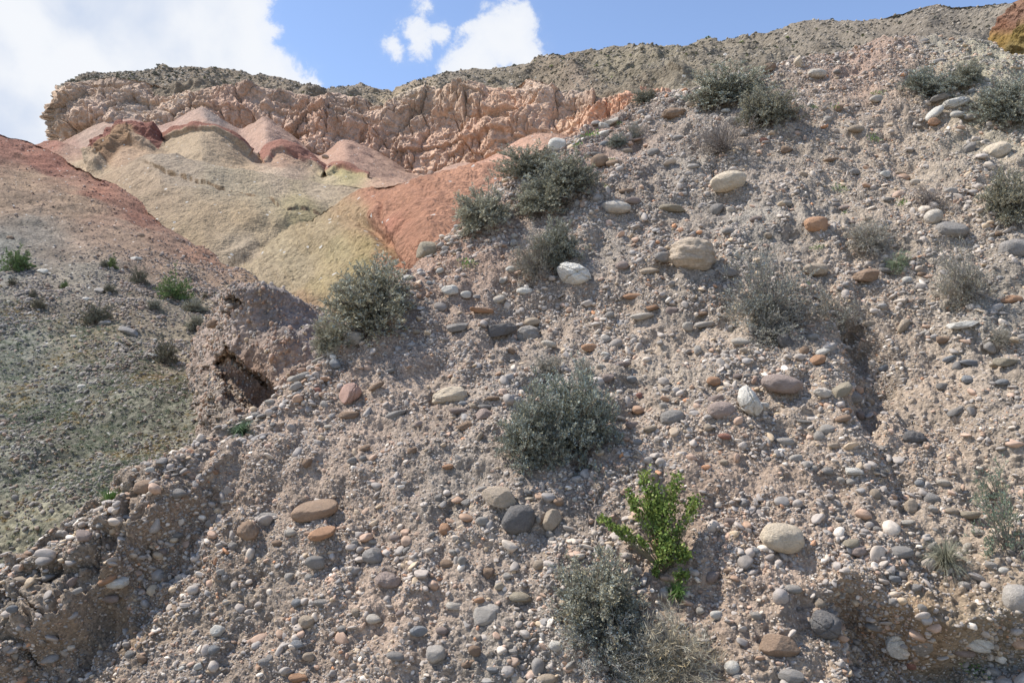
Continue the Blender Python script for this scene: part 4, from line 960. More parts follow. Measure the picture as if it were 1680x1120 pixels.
def gravel(name, n, dmin, dmax, expo, src, coarse, sink, lighten=1.0):
    dens = inside * (clump if not coarse else clump * cmf ** coarse) * (1 - 0.55 * ribfade * sstep(-0.05, 0.1, drib + rw))
    pos, nn, gx_, gy_ = sample(SP, PX, PY, n, lambda a, b, c: dens[:-1, :-1] * 1.0)
    if dmin > 0.02:          # no loose stone inside one of the big ones
        tk = np.array(taken); keep = np.ones(n, bool)
        for tx, ty, tw, th_ in tk[tk[:, 2] > 17]:
            keep &= ((gx_ - tx) / (tw * 0.5 + 5)) ** 2 + ((gy_ - ty) / (th_ * 0.5 + 5)) ** 2 > 1
        pos, nn, gx_, gy_ = pos[keep], nn[keep], gx_[keep], gy_[keep]; n = len(pos)
    u = rng.random(n)
    dia = dmin * (1 - u * (1 - (dmin / dmax) ** expo)) ** (-1 / expo)
    wx = dia * 0.5 * rng.uniform(0.95, 1.35, n); wy = dia * 0.5 * rng.uniform(0.7, 1.1, n); wz = dia * 0.5 * rng.uniform(0.38, 0.85, n)
    rot = np.stack([rng.normal(0.28, 0.30, n), rng.normal(-0.08, 0.33, n), rng.uniform(0, 6.283, n)], -1)
    wild = rng.random(n) < 0.22
    rot[wild] = rng.uniform(0, 6.283, (wild.sum(), 3))
    pos = pos + nn * (wz * (sink + rng.uniform(-0.55, 0.30, n)))[:, None]
    t = PAL[rng.choice(len(PAL), n, p=PW)] * rng.uniform(0.85, 1.12, (n, 1))
    loc = idw(gx_, gy_, slope_pts, 2.4, 1.2)
    mixk = rng.uniform(0.05, 0.45, (n, 1)) if not coarse else rng.uniform(0.0, 0.3, (n, 1))
    t = (t * (1 - mixk) + loc * mixk) * lighten
    return scatter(name, pos, rot, np.stack([wx, wy, wz], -1), t, src)
gravel("gravel", 150000, 0.010, 0.040, 2.3, peb_src, 0.3, 0.14, 1.05)
gravel("pebbles", 10500, 0.030, 0.080, 2.7, peb2_src, 1.1, 0.30, 1.08)
gravel("small_cobbles", 1100, 0.065, 0.13, 3.0, peb2_src, 1.5, 0.30, 1.08)

# more stones packed along the crest rib and ridge
dens = inside * np.exp(-((dcr + 0.14) / 0.22) ** 2) * sstep(1720, 700, PX) * (0.15 + sstep(-0.1, 0.5, fbm(ST * 2.5, 3, 710)))
pos, nn, gx_, gy_ = sample(SP, PX, PY, 800, lambda a, b, c: dens[:-1, :-1])
n = len(pos); dia = 0.03 * (1 - rng.random(n) * 0.95) ** (-1 / 2.3)
scatter("ridge_stones", pos + nn * 0.01, np.stack([rng.normal(0.1, 0.25, n), rng.normal(-0.25, 0.3, n), rng.normal(0, 0.7, n)], -1),
        np.stack([dia * 0.62, dia * 0.5, dia * rng.uniform(0.2, 0.4, n)], -1), PAL[rng.choice([0, 1, 2, 0, 1, 3, 4, 8, 5, 6, 9], n)] * rng.uniform(0.9, 1.15, (n, 1)), peb2_src)

# stones on the left hillside and on the outcrop
hpx, hpy = hs_px
def hs_dens(px, py, P):
    d = np.linalg.norm(P - CAM, axis=-1)
    return ((px > -60) & (px < 620) & (d > 9)) * (1 / d ** 1.6) * (0.25 + sstep(-0.3, 0.4, fbm(P * 0.5, 3, 720))) * (0.07 + sstep(380, 500, py))
pos, nn, gx_, gy_ = sample(HSP, hpx, hpy, 40000, hs_dens)
n = len(pos); dd_ = np.linalg.norm(pos - CAM, axis=1)
dia = (0.019 + 0.0009 * dd_) * (1 - rng.random(n) * 0.97) ** (-1 / 2.8)
tt = PAL[rng.choice([0, 0, 0, 1, 1, 6, 8, 8, 4, 2, 5], n)] * rng.uniform(0.55, 0.88, (n, 1)); tt[rng.random(n) < 0.02] = (0.5, 0.47, 0.41); loc = idw(gx_, gy_, hs_pts, 3.2, 1.8)
mk = np.clip(rng.uniform(0.1, 0.5, (n, 1)) + 0.4 * sstep(430, 330, gy_)[:, None], 0, 1)
scatter("hillside_gravel", pos + nn * dia[:, None] * 0.1, rng.uniform(0, 6.28, (n, 3)) * np.array([0.15, 0.15, 1]), np.stack([dia * 0.6, dia * 0.5, dia * 0.32], -1), tt * (1 - mk) + loc * mk, peb_src)
opx, opy = oc_px
pos, nn, gx_, gy_ = sample(OCP, opx, opy, 9000, lambda px, py, P: (0.2 + sstep(-0.2, 0.4, fbm(P * 1.0, 3, 730))) * np.ones_like(px))
n = len(pos); dia = 0.03 * (1 - rng.random(n) * 0.97) ** (-1 / 2.6)
scatter("outcrop_gravel", pos + nn * dia[:, None] * 0.12, rng.uniform(0, 6.28, (n, 3)) * np.array([0.3, 0.3, 1]), np.stack([dia * 0.6, dia * 0.5, dia * 0.38], -1), PAL[rng.choice([0, 1, 4, 5, 4, 2, 9, 6], n)] * 0.9, peb_src)

# separate pale rocks lying on the left hillside
for (x, y, w, h, tone, lab) in [(70, 447, 20, 12, 'w', "white rock beside the bright green bush on the left hillside"), (172, 532, 24, 10, 'v', "grey rock at the foot of the brown bush on the left hillside"),
        (213, 545, 36, 12, 'g', "low row of grey rock right below the brown bush on the left hillside"), (137, 635, 15, 9, 'w', "bright oval stone alone in the green patch on the left hillside"),
        (164, 479, 18, 11, 'v', "grey white stone left of the small round bush on the left hillside"), (141, 491, 14, 8, 'w', "small white stone under the grey white one on the left hillside"),
        (222, 425, 22, 7, 'w', "thin white streak of stone high on the left hillside"), (130, 660, 12, 8, 'p', "pale stone just below the bright oval stone on the left hillside"),
        (252, 584, 22, 9, 'w', "pair like white flake left of the dark bush in the gully"), (298, 597, 14, 9, 'v', "grey stone right of the dark bush in the gully"),
        (17, 390, 12, 6, 'b', "small dark brown stone on the bare upper left hillside"), (228, 387, 16, 9, 'b', "brown clod near the red crest of the left hillside"),
        (120, 552, 11, 6, 'w', "small white stone on the green left hillside left of the brown bush"), (180, 600, 14, 6, 'p', "pale oval stone in the middle of the green left hillside")]:
    me = stone_mesh("hillside_stone", int(x * 7 + y), 'angular' if w > 16 else 'round', 3); me.materials.append(M_stone)
    o = link("stone", me)
    set_stone(o, x, y, w, h, 0 if w < 30 else -18, 0.3, hs_bvh); o.color = TONE[tone] + (1,)
    tag(o, lab, 'stone')
me = stone_mesh("outcrop_stone", 77, 'layered', 3); me.materials.append(M_layer)
o = link("cobble", me, None); set_stone(o, 358, 533, 24, 15, 12, 0.9, bvh_of(OCP, 2)); o.color = TONE['b'] + (1,)
o.parent = outcrop
# fallen blocks in the gullies of the far badlands
for (x, y, w, h, dd_, lab) in [(427, 253, 11, 9, 172, "dark fallen block at the foot of the red capped ridge, left one"), (534, 258, 12, 8, 168, "brown fallen block in the gully left of the pointed pink cone"),
        (524, 250, 11, 6, 171, "narrow brown block upslope of another in the gully left of the pointed pink cone"), (707, 285, 12, 10, 150, "pale fallen block at the foot of the big cliff above the terracotta hill"),
        (765, 278, 18, 7, 141, "long fallen block lying on the edge of the smooth pink ridge")]:
    me = stone_mesh("fallen_block", int(x), 'angular', 3); me.materials.append(M_stone)
    o = link("fallen_block", me)
    k = dd_ / FPX; p = point(x, y, dd_)
    o.location = p; o.scale = (w * k * 0.5, w * k * 0.4, h * k * 0.5); o.rotation_euler = (0, -0.35 if x > 760 else 0.2, 0.3)
    o.color = (0.33, 0.23, 0.17, 1); tag(o, lab, 'boulder')

# ------------------------------------------------------------------ plants
def leaf_mat(name, rough=0.75, trans=0.0, instancer=False):
    m, t, b = new_mat(name)
    b.inputs['Roughness'].default_value = rough
    at = t.n('ShaderNodeAttribute', attribute_name='Col')
    c = at.outputs[0]
    if instancer:
        a2 = t.n('ShaderNodeAttribute', attribute_name='tint', attribute_type='INSTANCER'); c = t.mix(1.0, c, a2.outputs[0], 'MULTIPLY')
    else:
        oi = t.n('ShaderNodeObjectInfo'); c = t.mix(1.0, c, oi.outputs['Color'], 'MULTIPLY')
    t.l(c, b.inputs['Base Color'])
    if trans > 0:
        tr = t.n('ShaderNodeBsdfTranslucent'); t.l(c, tr.inputs[0]); ms = t.n('ShaderNodeMixShader'); ms.inputs[0].default_value = trans
        out = [q for q in m.node_tree.nodes if q.type == 'OUTPUT_MATERIAL'][0]
        t.l(b.outputs[0], ms.inputs[1]); t.l(tr.outputs[0], ms.inputs[2]); t.l(ms.outputs[0], out.inputs[0])
    return m
M_leaf = leaf_mat("grey_green_leaf", 0.8, 0.12); M_leafg = leaf_mat("fresh_green_leaf", 0.55, 0.3); M_twig = leaf_mat("twig_bark", 0.9); M_tuft = leaf_mat("tuft_leaf", 0.8, 0.15, True)

def prisms(A, B, ra, rb):
    d = B - A; L = np.linalg.norm(d, axis=1, keepdims=True) + 1e-9; d = d / L
    r0 = np.cross(d, np.where(np.abs(d[:, 2:3]) > 0.9, np.array([[1.0, 0, 0]]), np.array([[0, 0, 1.0]]))); r0 /= np.linalg.norm(r0, axis=1, keepdims=True) + 1e-9
    r1 = np.cross(d, r0); n = len(A); V = np.zeros((n, 6, 3))
    for k in range(3):
        q = math.cos(k * 2.094) * r0 + math.sin(k * 2.094) * r1
        V[:, k] = A + q * np.reshape(ra, (-1, 1)); V[:, 3 + k] = B + q * np.reshape(rb, (-1, 1))
    f = np.array([(0, 1, 4, 3), (1, 2, 5, 4), (2, 0, 3, 5)])
    return V.reshape(-1, 3), (np.arange(n)[:, None, None] * 6 + f).reshape(-1, 4)

def leaves(P, D, W):
    n = len(P); V = np.zeros((n, 4, 3)); V[:, 0] = P; V[:, 1] = P + D * 0.5 + W; V[:, 2] = P + D; V[:, 3] = P + D * 0.5 - W
    return V.reshape(-1, 3), np.arange(n * 4).reshape(-1, 4)

def rvec(r0, n): v = r0.normal(size=(n, 3)); return v / np.linalg.norm(v, axis=1, keepdims=True)

def bush_meshes(seed, nstem=85, ntwig=9, nleaf=10, leaf=0.034, lw=0.006, col=(0.13, 0.14, 0.105), twigc=(0.22, 0.19, 0.155), leafy=1.0, openness=0.35, twl=0.125):
    """about one unit wide and one unit high, growing from the origin"""
    r0 = np.random.default_rng(seed)
    az = r0.uniform(0, 6.283, nstem); inc = np.arccos(1 - r0.random(nstem) ** 0.8 * 1.12)
    lump = 1 + 0.20 * np.sin(az * 2 + seed) * np.sin(inc * 2 + seed * 1.7) + 0.16 * np.sin(az * 5 + seed * 2.1) + r0.normal(0, 0.09, nstem)
    dirv = np.stack([np.sin(inc) * np.cos(az) * 0.47, np.sin(inc) * np.sin(az) * 0.47, np.cos(inc) * 0.92], -1) * lump[:, None]
    T = np.linspace(0, 1, 6); base = np.stack([r0.normal(0, 0.03, nstem), r0.normal(0, 0.03, nstem), np.zeros(nstem) - 0.03], -1)
    path = np.zeros((nstem, 6, 3)); wig = r0.normal(0, 0.02, (nstem, 6, 3)); wig[:, 0] = 0
    for k, t in enumerate(T):
        p = dirv * t; p[:, :2] *= (0.55 + 0.45 * t); p[:, 2] += 0.10 * math.sin(t * 3.14) * (1 - np.cos(inc)) * 1.4
        path[:, k] = base + p
    path += np.cumsum(wig, 1)
    A = path[:, :-1].reshape(-1, 3); B = path[:, 1:].reshape(-1, 3)
    rr = np.tile(np.linspace(0.0085, 0.003, 6), (nstem, 1))
    TV, TF = prisms(A, B, rr[:, :-1].ravel(), rr[:, 1:].ravel())
    nt = nstem * ntwig; si = np.repeat(np.arange(nstem), ntwig); tt = openness + (1 - openness) * r0.random(nt) ** 0.6; kk = np.minimum((tt * 5).astype(int), 4); fr = tt * 5 - kk
    S_ = path[si, kk] * (1 - fr[:, None]) + path[si, kk + 1] * fr[:, None]
    sd = dirv[si] / np.linalg.norm(dirv[si], axis=1, keepdims=True)
    td = sd * 0.55 + rvec(r0, nt) * 0.62 + np.array([0, 0, 0.42]); td /= np.linalg.norm(td, axis=1, keepdims=True)
    tl = twl * r0.uniform(0.5, 1.25, nt); E = S_ + td * tl[:, None]
    V2, F2 = prisms(S_, E, 0.0028, 0.0012)
    tw_me = raw_mesh("branches", np.concatenate([TV, V2]), np.concatenate([TF, F2 + len(TV)]), 4, True)
    c = np.ones((len(TV) + len(V2), 3)) * np.array(twigc) * r0.uniform(0.7, 1.2, (len(TV) + len(V2), 1))
    at = tw_me.color_attributes.new('Col', 'FLOAT_COLOR', 'POINT'); c4 = np.ones((len(c), 4), np.float32); c4[:, :3] = c; at.data.foreach_set('color', c4.ravel())
    tw_me.materials.append(M_twig)
    nl = int(nt * nleaf); li = r0.integers(0, nt, nl); lt_ = r0.random(nl) ** 0.7
    LP = S_[li] + td[li] * (tl[li] * lt_)[:, None] + r0.normal(0, 0.004, (nl, 3))
    LD = td[li] * 0.75 + rvec(r0, nl) * 0.65; LD /= np.linalg.norm(LD, axis=1, keepdims=True)
    LW = np.cross(LD, rvec(r0, nl)); LW /= np.linalg.norm(LW, axis=1, keepdims=True)
    ls_ = leaf * r0.uniform(0.55, 1.3, nl)
    LV, LF = leaves(LP, LD * ls_[:, None], LW * (lw * r0.uniform(0.7, 1.3, nl))[:, None])
    lc = np.array(col) * r0.uniform(0.7, 1.4, (nl, 1)) * (1 + np.array([0.10, 0.02, -0.10]) * r0.normal(0, 1, (nl, 1)))
    lc = lc * (0.85 + 0.3 * r0.random(nstem)[si[li]])[:, None]
    lf_me = raw_mesh("foliage", LV, LF, 4, True, np.repeat(np.clip(lc, 0.01, 0.8), 4, 0)); lf_me.materials.append(M_leaf)
    return tw_me, lf_me

def blades_mesh(seed, n=240, length=0.9, wid=0.006, col=(0.27, 0.26, 0.17), spread=1.0, droop=0.5, mat=None, name="blades", base=0.05):
    r0 = np.random.default_rng(seed)
    az = r0.uniform(0, 6.283, n); inc = np.abs(r0.normal(0, 0.5 * spread, n)); L = length * r0.uniform(0.45, 1.0, n)
    out = np.stack([np.cos(az), np.sin(az), 0 * az], -1); b = out * (base * r0.random((n, 1))); pts = []
    for t in (0, 0.33, 0.66, 1.0):
        ang = inc + droop * t * t * r0.uniform(0.2, 1.6, n)
        pts.append(b + (out * np.sin(ang)[:, None] * 0.8 + np.array([0, 0, 1.0]) * np.cos(ang)[:, None]) * (L * t)[:, None])
    side = np.cross(out, [0, 0, 1.0]) + 0.6 * rvec(r0, n); side /= np.linalg.norm(side, axis=1, keepdims=True)
    V = np.zeros((n, 4, 2, 3))
    for k in range(4):
        w = wid * (1, 0.9, 0.7, 0.15)[k]; V[:, k, 0] = pts[k] + side * w; V[:, k, 1] = pts[k] - side * w
    f = np.array([(0, 1, 3, 2), (2, 3, 5, 4), (4, 5, 7, 6)])
    F = (np.arange(n)[:, None, None] * 8 + f).reshape(-1, 4)
    c = np.repeat(np.array(col) * r0.uniform(0.65, 1.35, (n, 1)), 8, 0)
    me = raw_mesh(name, V.reshape(-1, 3), F, 4, True, c); me.materials.append(mat or M_leaf)
    return me

def herb_mesh(seed, n=70, leaf=0.16, lw=0.035, col=(0.16, 0.25, 0.07), mat=None):
    r0 = np.random.default_rng(seed)
    S_ = np.stack([r0.normal(0, 0.2, n), r0.normal(0, 0.2, n), np.abs(r0.normal(0.16, 0.14, n))], -1)
    D = S_ * np.array([1, 1, 0.5]) + rvec(r0, n) * 0.3 + np.array([0, 0, 0.35]); D /= np.linalg.norm(D, axis=1, keepdims=True)
    Wd = np.cross(D, rvec(r0, n)); Wd /= np.linalg.norm(Wd, axis=1, keepdims=True)
    LV, LF = leaves(S_, D * (leaf * r0.uniform(0.6, 1.3, n))[:, None], Wd * lw)
    me = raw_mesh("leaves", LV, LF, 4, True, np.repeat(np.array(col) * r0.uniform(0.6, 1.5, (n, 1)), 4, 0)); me.materials.append(mat or M_leafg)
    return me

protos = {
    'sage': [bush_meshes(11 + i, 200, 11, 12, 0.040, 0.0075, (0.315, 0.315, 0.245)) for i in range(3)],
    'grey': [bush_meshes(31 + i, 130, 9, 9, 0.034, 0.0058, (0.32, 0.305, 0.245), (0.34, 0.30, 0.26), openness=0.3, twl=0.17) for i in range(3)],
    'dry': [bush_meshes(51 + i, 75, 12, 1.2, 0.03, 0.005, (0.22, 0.20, 0.17), (0.26, 0.225, 0.20), openness=0.3, twl=0.24) for i in range(2)],
    'straw': [bush_meshes(131 + i, 95, 10, 6, 0.10, 0.0030, (0.33, 0.305, 0.23), (0.32, 0.285, 0.225), openness=0.15, twl=0.24) for i in range(2)],
    'green': [bush_meshes(61 + i, 100, 9, 12, 0.045, 0.009, (0.165, 0.23, 0.08)) for i in range(2)],
    'brown': [bush_meshes(71 + i, 80, 9, 10, 0.05, 0.009, (0.16, 0.15, 0.10)) for i in range(2)],
    'thin': [bush_meshes(81 + i, 34, 8, 10, 0.045, 0.007, (0.18, 0.22, 0.15), openness=0.25, twl=0.18) for i in range(2)],
}
blades = {'grass': [blades_mesh(91 + i, 520, 1.0, 0.0042, (0.29, 0.27, 0.20), 1.35, 1.1) for i in range(2)],
          'tussock': [blades_mesh(95, 420, 1.0, 0.0075, (0.21, 0.205, 0.145), 0.95, 0.7)],
          'greengrass': [blades_mesh(97, 300, 1.0, 0.013, (0.13, 0.22, 0.06), 0.9, 0.6), blades_mesh(98, 300, 1.0, 0.012, (0.11, 0.165, 0.09), 0.8, 0.6)]}
herbs = [herb_mesh(101 + i) for i in range(3)]

def plant_frame(x, y, w, h, bvh, lean):
    for dy in range(0, 61, 4):
        loc, nor, dist = cast(bvh, x, y + 0.40 * h + dy)
        if loc is not None: break
    h = h + dy * 0.45
    if loc is None: return None
    k = ((np.array(loc) - CAM) @ F_) / FPX
    n = np.array(nor); n = n if n[2] > 0 else -n
    up = np.array([0, 0, 1.0]) * (1 - lean) + n * lean; up /= np.linalg.norm(up)
    return np.array(loc), up, w * k, h * k

def place_plant(kind, x, y, w, h, label, cat='bush', bvh=None, lean=0.5, var=None, group=None, tint=(1, 1, 1), name=None):
    fr = plant_frame(x, y, w, h, bvh or slope_bvh, lean)
    if fr is None: return None
    loc, up, ww, hh = fr
    nm = name or {'sage': 'sagebrush', 'grey': 'desert_shrub', 'dry': 'dry_shrub', 'straw': 'dry_grass', 'green': 'green_shrub', 'brown': 'desert_shrub', 'thin': 'slender_shrub', 'grass': 'dry_grass', 'tussock': 'grass_tussock', 'greengrass': 'grass_tussock', 'herb': 'small_herb'}[kind]
    e = bpy.data.objects.new(nm, None)
    COL.objects.link(e); e.empty_display_size = 0.1
    rot = Vector(up).to_track_quat('Z', 'Y').to_matrix().to_4x4() @ Matrix.Rotation(rng.uniform(0, 6.283), 4, 'Z')
    sc = Matrix.Diagonal((ww * 1.12, ww * 1.12, hh * (0.90 if kind in ('sage', 'grey') else 1.0), 1))
    e.matrix_world = Matrix.Translation(loc - up * 0.01) @ rot @ sc
    tag(e, label, cat, group)
    if kind in protos:
        b, f = protos[kind][(rng.integers(len(protos[kind])) if var is None else var)]
        for nm2, me in (('branches', b), ('foliage', f)):
            o = bpy.data.objects.new(nm2, me); COL.objects.link(o); o.parent = e
            if nm2 == 'foliage':
                j = rng.uniform(0.86, 1.1); wm = rng.uniform(-0.06, 0.06); o.color = (tint[0] * j * (1 + wm), tint[1] * j, tint[2] * j * (1 - wm), 1)
    elif kind in blades:
        me = blades[kind][(rng.integers(len(blades[kind])) if var is None else var)]
        o = bpy.data.objects.new('blades', me); COL.objects.link(o); o.parent = e
    elif kind == 'herb':
        o = bpy.data.objects.new('foliage', herbs[rng.integers(3)]); COL.objects.link(o); o.parent = e
    return e

SHRUBS = [
 ('sage', 604, 480, 128, 122, "dense dark grey green sagebrush on the left ridge against the badlands, biggest there", 0),
 ('sage', 548, 520, 50, 42, "low sagebrush clump at the left foot of the big ridge sagebrush", 1),
 ('sage', 798, 336, 84, 66, "compact dark sagebrush on the ridge in front of the terracotta hill", 1),
 ('sage', 868, 264, 88, 56, "dark sagebrush on the ridge crest left of the white boulder", 2),
 ('sage', 928, 284, 92, 74, "wide sagebrush right below the white boulder on the ridge", 0),
 ('sage', 886, 322, 74, 56, "sagebrush below the two crest ones, lowest of that ridge cluster", 1),
 ('grey', 880, 412, 62, 84, "grey shrub above the silvery white boulder, left and paler half", 0),
 ('sage', 922, 394, 62, 72, "darker shrub touching the pale grey one above the silvery white boulder", 2),
 ('sage', 870, 690, 96, 130, "left half of the big shrub pair in the centre of the slope", 0),
 ('sage', 948, 672, 108, 156, "right and larger half of the big shrub pair in the centre of the slope", 2),
 ('grey', 905, 596, 48, 38, "small grey tuft of shrub above the big central pair", 1),
 ('grey', 957, 602, 28, 36, "tiny shrub sprig right above the larger central shrub", 2),
 ('sage', 1192, 138, 116, 62, "wide dark sagebrush on the upper crest against the grey mountain", 1),
 ('sage', 1262, 172, 74, 66, "dark sagebrush right below the wide one on the upper crest", 0),
 ('sage', 1058, 156, 34, 24, "small dark bush on the ridge in front of the cliff end", 2),
 ('grey', 1040, 212, 30, 32, "little grey bush near the ridge above the brown stones", 0),
 ('sage', 1012, 228, 28, 20, "little dark green bush beside the grey one near the ridge", 1),
 ('dry', 1187, 222, 92, 62, "bare twiggy dry bush above the tan potato shaped boulder", 0),
 ('sage', 1523, 136, 74, 48, "left one of the three grey green bushes at the upper right", 2),
 ('sage', 1584, 120, 48, 40, "middle and smallest one of the three grey green bushes at the upper right", 1),
 ('sage', 1648, 162, 88, 74, "large bush at the right edge beside the white rocks", 0),
 ('grey', 1255, 468, 112, 136, "large sparse grey shrub right of the brown layered boulder", 0),
 ('grey', 1262, 530, 84, 60, "dead tangled lower skirt below the large sparse grey shrub", 2),
 ('grey', 1380, 508, 86, 96, "sparse grey shrub rooted over the dark root hollow", 1),
 ('grey', 1424, 380, 70, 50, "low grey shrub right of the small orange tan boulder", 2),
 ('grey', 1474, 424, 36, 28, "small green tinted shrub above the root hollow", 0),
 ('grey', 1588, 452, 72, 96, "sparse tall grey shrub below the wide grey tan boulder", 1),
 ('sage', 1656, 316, 76, 82, "grey green bush at the right edge under the tilted egg shaped boulder", 1),
 ('dry', 1524, 320, 48, 32, "small dead grey bush in the upper right gravel", 1),
 ('sage', 982, 958, 128, 130, "big dark shrub at bottom centre left of the bright green bush", 1),
 ('grey', 990, 1030, 134, 96, "grey lower part of shrub spreading under the big bottom centre shrub", 0),
 ('straw', 1108, 1050, 130, 112, "pale dry grass clump at the bottom right of the dark shrub", 0),
 ('straw', 1060, 1084, 84, 66, "straggly dead grass at the bottom edge beneath the grey shrub", 1),
 ('tussock', 1552, 902, 62, 64, "dry grey grass tussock right of the smooth grey stone", 0),
 ('thin', 1650, 850, 86, 120, "tall thin grey green shrub at the lower right edge", 0),
 ('thin', 1634, 790, 54, 60, "wispy green top shoots above the thin shrub at the right edge", 1),
 ('grey', 1641, 548, 30, 32, "small grey shrub near the right edge below the orange cobble", 1),
 ('greengrass', 400, 700, 44, 30, "grey green grass tuft on the crest of the left rib", 1),
 ('greengrass', 178, 812, 42, 30, "bright green grass tuft behind the crest of the left rib", 0),
 ('greengrass', 1106, 962, 34, 44, "thin green grass under the bright green bush", 0),
]
for k, x, y, w, h, lab, v in SHRUBS:
    place_plant(k, x, y, w, h, lab, 'grass' if k in blades or k == 'straw' else 'bush', var=v, tint=(0.85, 1.15, 0.8) if 'green tinted' in lab else (1, 1, 1))
for x, y, w, h, lab in [(767, 424, 30, 22, "small leafy green herb on the ridge above the white quartz block"), (968, 216, 30, 20, "bright green herb growing among the pile of stones on the ridge"),
        (948, 232, 20, 14, "green herb right behind the white boulder on the ridge"), (1016, 199, 14, 10, "tiny green herb beside the long pale slab on the ridge"), (1372, 170, 22, 15, "small blue green herb below the pale grey stone on the upper slope"),
        (1335, 172, 12, 10, "tiny yellow green herb right of the upright dark brown stone"), (1440, 148, 24, 9, "flat green herb patch left of the three upper right bushes"), (1433, 222, 20, 16, "green herb beside the flat tan stone on the upper slope"),
        (1376, 304, 28, 15, "green rosette herb midway on the upper right slope"), (1480, 326, 18, 18, "blue green herb next to the small dead grey bush"), (1341, 400, 18, 15, "small green herb just below the small orange tan boulder"),
        (1003, 259, 14, 10, "tiny green herb on top of the brown rounded rock"), (1386, 345, 12, 9, "tiny green sprout above the low grey shrub"), (996, 302, 10, 12, "tiny green sprout right of the ridge shrubs"),
        (1604, 1092, 48, 22, "low green herb at the bottom right below the oval white boulder"), (1325, 462, 8, 14, "single thin green sprout between the two big twiggy shrubs")]:
    place_plant('herb', x, y, w, h * 1.3, lab, 'plant')
for k, x, y, w, h, lab, v in [
 ('green', 26, 430, 50, 32, "bright green bush at the left edge of the hillside", 0), ('brown', 228, 454, 30, 22, "small brown green bush high on the left hillside below the thin white streak", 0),
 ('green', 286, 474, 52, 36, "light green bush on the hillside above the outcrop", 1), ('brown', 158, 516, 52, 34, "dark brown bush in the middle of the left hillside", 1),
 ('brown', 270, 578, 42, 36, "dark bush in the gully left of the outcrop", 0), ('brown', 179, 473, 22, 16, "small round bush beside a grey white stone on the left hillside", 1),
 ('brown', 63, 498, 24, 16, "small dark bush on the left hillside below the bright green bush", 0), ('green', 184, 432, 18, 16, "small pale green bush high on the left hillside", 0),
 ('brown', 171, 432, 14, 12, "tiny dark bush touching a pale green one high on the hillside", 1), ('sage', 318, 502, 34, 20, "low grey green bush right below the light green bush", 1),
 ('sage', 322, 532, 38, 24, "grey green bush left of the top of the outcrop", 0), ('brown', 346, 626, 18, 26, "narrow dark bush at the left foot of the hollow", 0),
 ('sage', 252, 500, 24, 14, "low bush between the round bush and the grey green one on the hillside", 2), ('sage', 325, 562, 26, 18, "small grey bush against the left side of the outcrop", 1),
 ('green', 412, 666, 40, 26, "olive grass bush right below the hollow in front of the rib", 1), ('green', 106, 468, 14, 10, "tiny green bush below the white rock at left", 0),
 ('brown', 20, 462, 18, 12, "tiny brown bush under the bright green bush at the left edge", 1), ('brown', 54, 482, 14, 12, "very small dark bush just above the small dark one at left", 0), ('brown', 337, 485, 10, 8, "tiny bush on the red slope left of the outcrop top", 0)]:
    place_plant(k, x, y - h * 0.05, w * 0.88, h * 1.22, lab, 'bush', hs_bvh, 0.1, v)

# bright green sprawling bush
loc, nor, _d = cast(slope_bvh, 1088, 935); loc = np.array(loc); kk = ((loc - CAM) @ F_) / FPX
r0 = np.random.default_rng(5)
toward = -F_ * 0.9 + np.array([0, 0, 0.25])
gb = bpy.data.objects.new("leafy_green_bush", None); COL.objects.link(gb); gb.location = loc; gb.empty_display_size = 0.1
tag(gb, "bright green leafy sprawling bush, the only vivid green one on the slope", 'bush')
TG = [(1062, 795, 22), (1072, 810, 26), (1126, 793, 20), (1112, 810, 20), (1142, 822, 16), (1150, 833, 12), (1030, 820, 18), (1040, 828, 18), (984, 856, 12), (988, 862, 10), (1006, 872, 12), (1030, 872, 12), (1070, 850, 26), (1080, 870, 28), (1090, 840, 24), (1095, 890, 26), (1120, 875, 14),
      (1110, 905, 24), (1080, 915, 18), (1125, 915, 16), (1072, 938, 10), (1115, 945, 14), (1045, 888, 12), (1062, 826, 22), (1085, 822, 20)]
A_, B_, RA, LPs, LDs = [], [], [], [], []
for (x, y, s) in TG:
    for rep in range(3):
        tx = x + r0.normal(0, s * 0.25); ty = y + r0.normal(0, s * 0.22)
        end = (tx - 1088) * kk * R_ + (935 - ty) * kk * U_ + toward * (0.05 + 0.13 * r0.random())
        # follow the tilt of the slope away from the viewer
        up_amt = (935 - ty) * kk
        end = end + F_ * max(0, up_amt) * 0.45
        mid = end * 0.5 + r0.normal(0, 0.02, 3) + toward * 0.04
        pts = [np.zeros(3), mid * 0.55, mid * 1.05, end * 0.8 + mid * 0.2, end]
        for a in range(4): A_.append(pts[a]); B_.append(pts[a + 1]); RA.append(0.005 - 0.001 * a)
        nl = int(s * 4.6)
        q = r0.random(nl) ** 0.5
        L_ = pts[2] * (1 - q[:, None]) + end * q[:, None] + r0.normal(0, s * kk * 0.22, (nl, 3))
        LPs.append(L_); LDs.append(rvec(r0, nl) * 0.7 + np.array([0, -0.3, 0.5]))
V_, F2_ = prisms(np.array(A_), np.array(B_), np.array(RA), np.array(RA) - 0.0008)
me = raw_mesh("stems", V_, F2_, 4, True, np.tile((0.24, 0.20, 0.13), (len(V_), 1))); link("branches", me, M_twig, gb)
LP = np.concatenate(LPs); LD = np.concatenate(LDs); LD /= np.linalg.norm(LD, axis=1, keepdims=True); LW = np.cross(LD, rvec(r0, len(LD))); LW /= np.linalg.norm(LW, axis=1, keepdims=True)
sz = r0.uniform(0.014, 0.028, (len(LP), 1))
LV, LF = leaves(LP, LD * sz, LW * sz * 0.38)
lc = np.array((0.16, 0.245, 0.062)) * r0.uniform(0.45, 1.7, (len(LP), 1)); lc[:, 0] *= 1 + 0.35 * r0.random(len(LP))
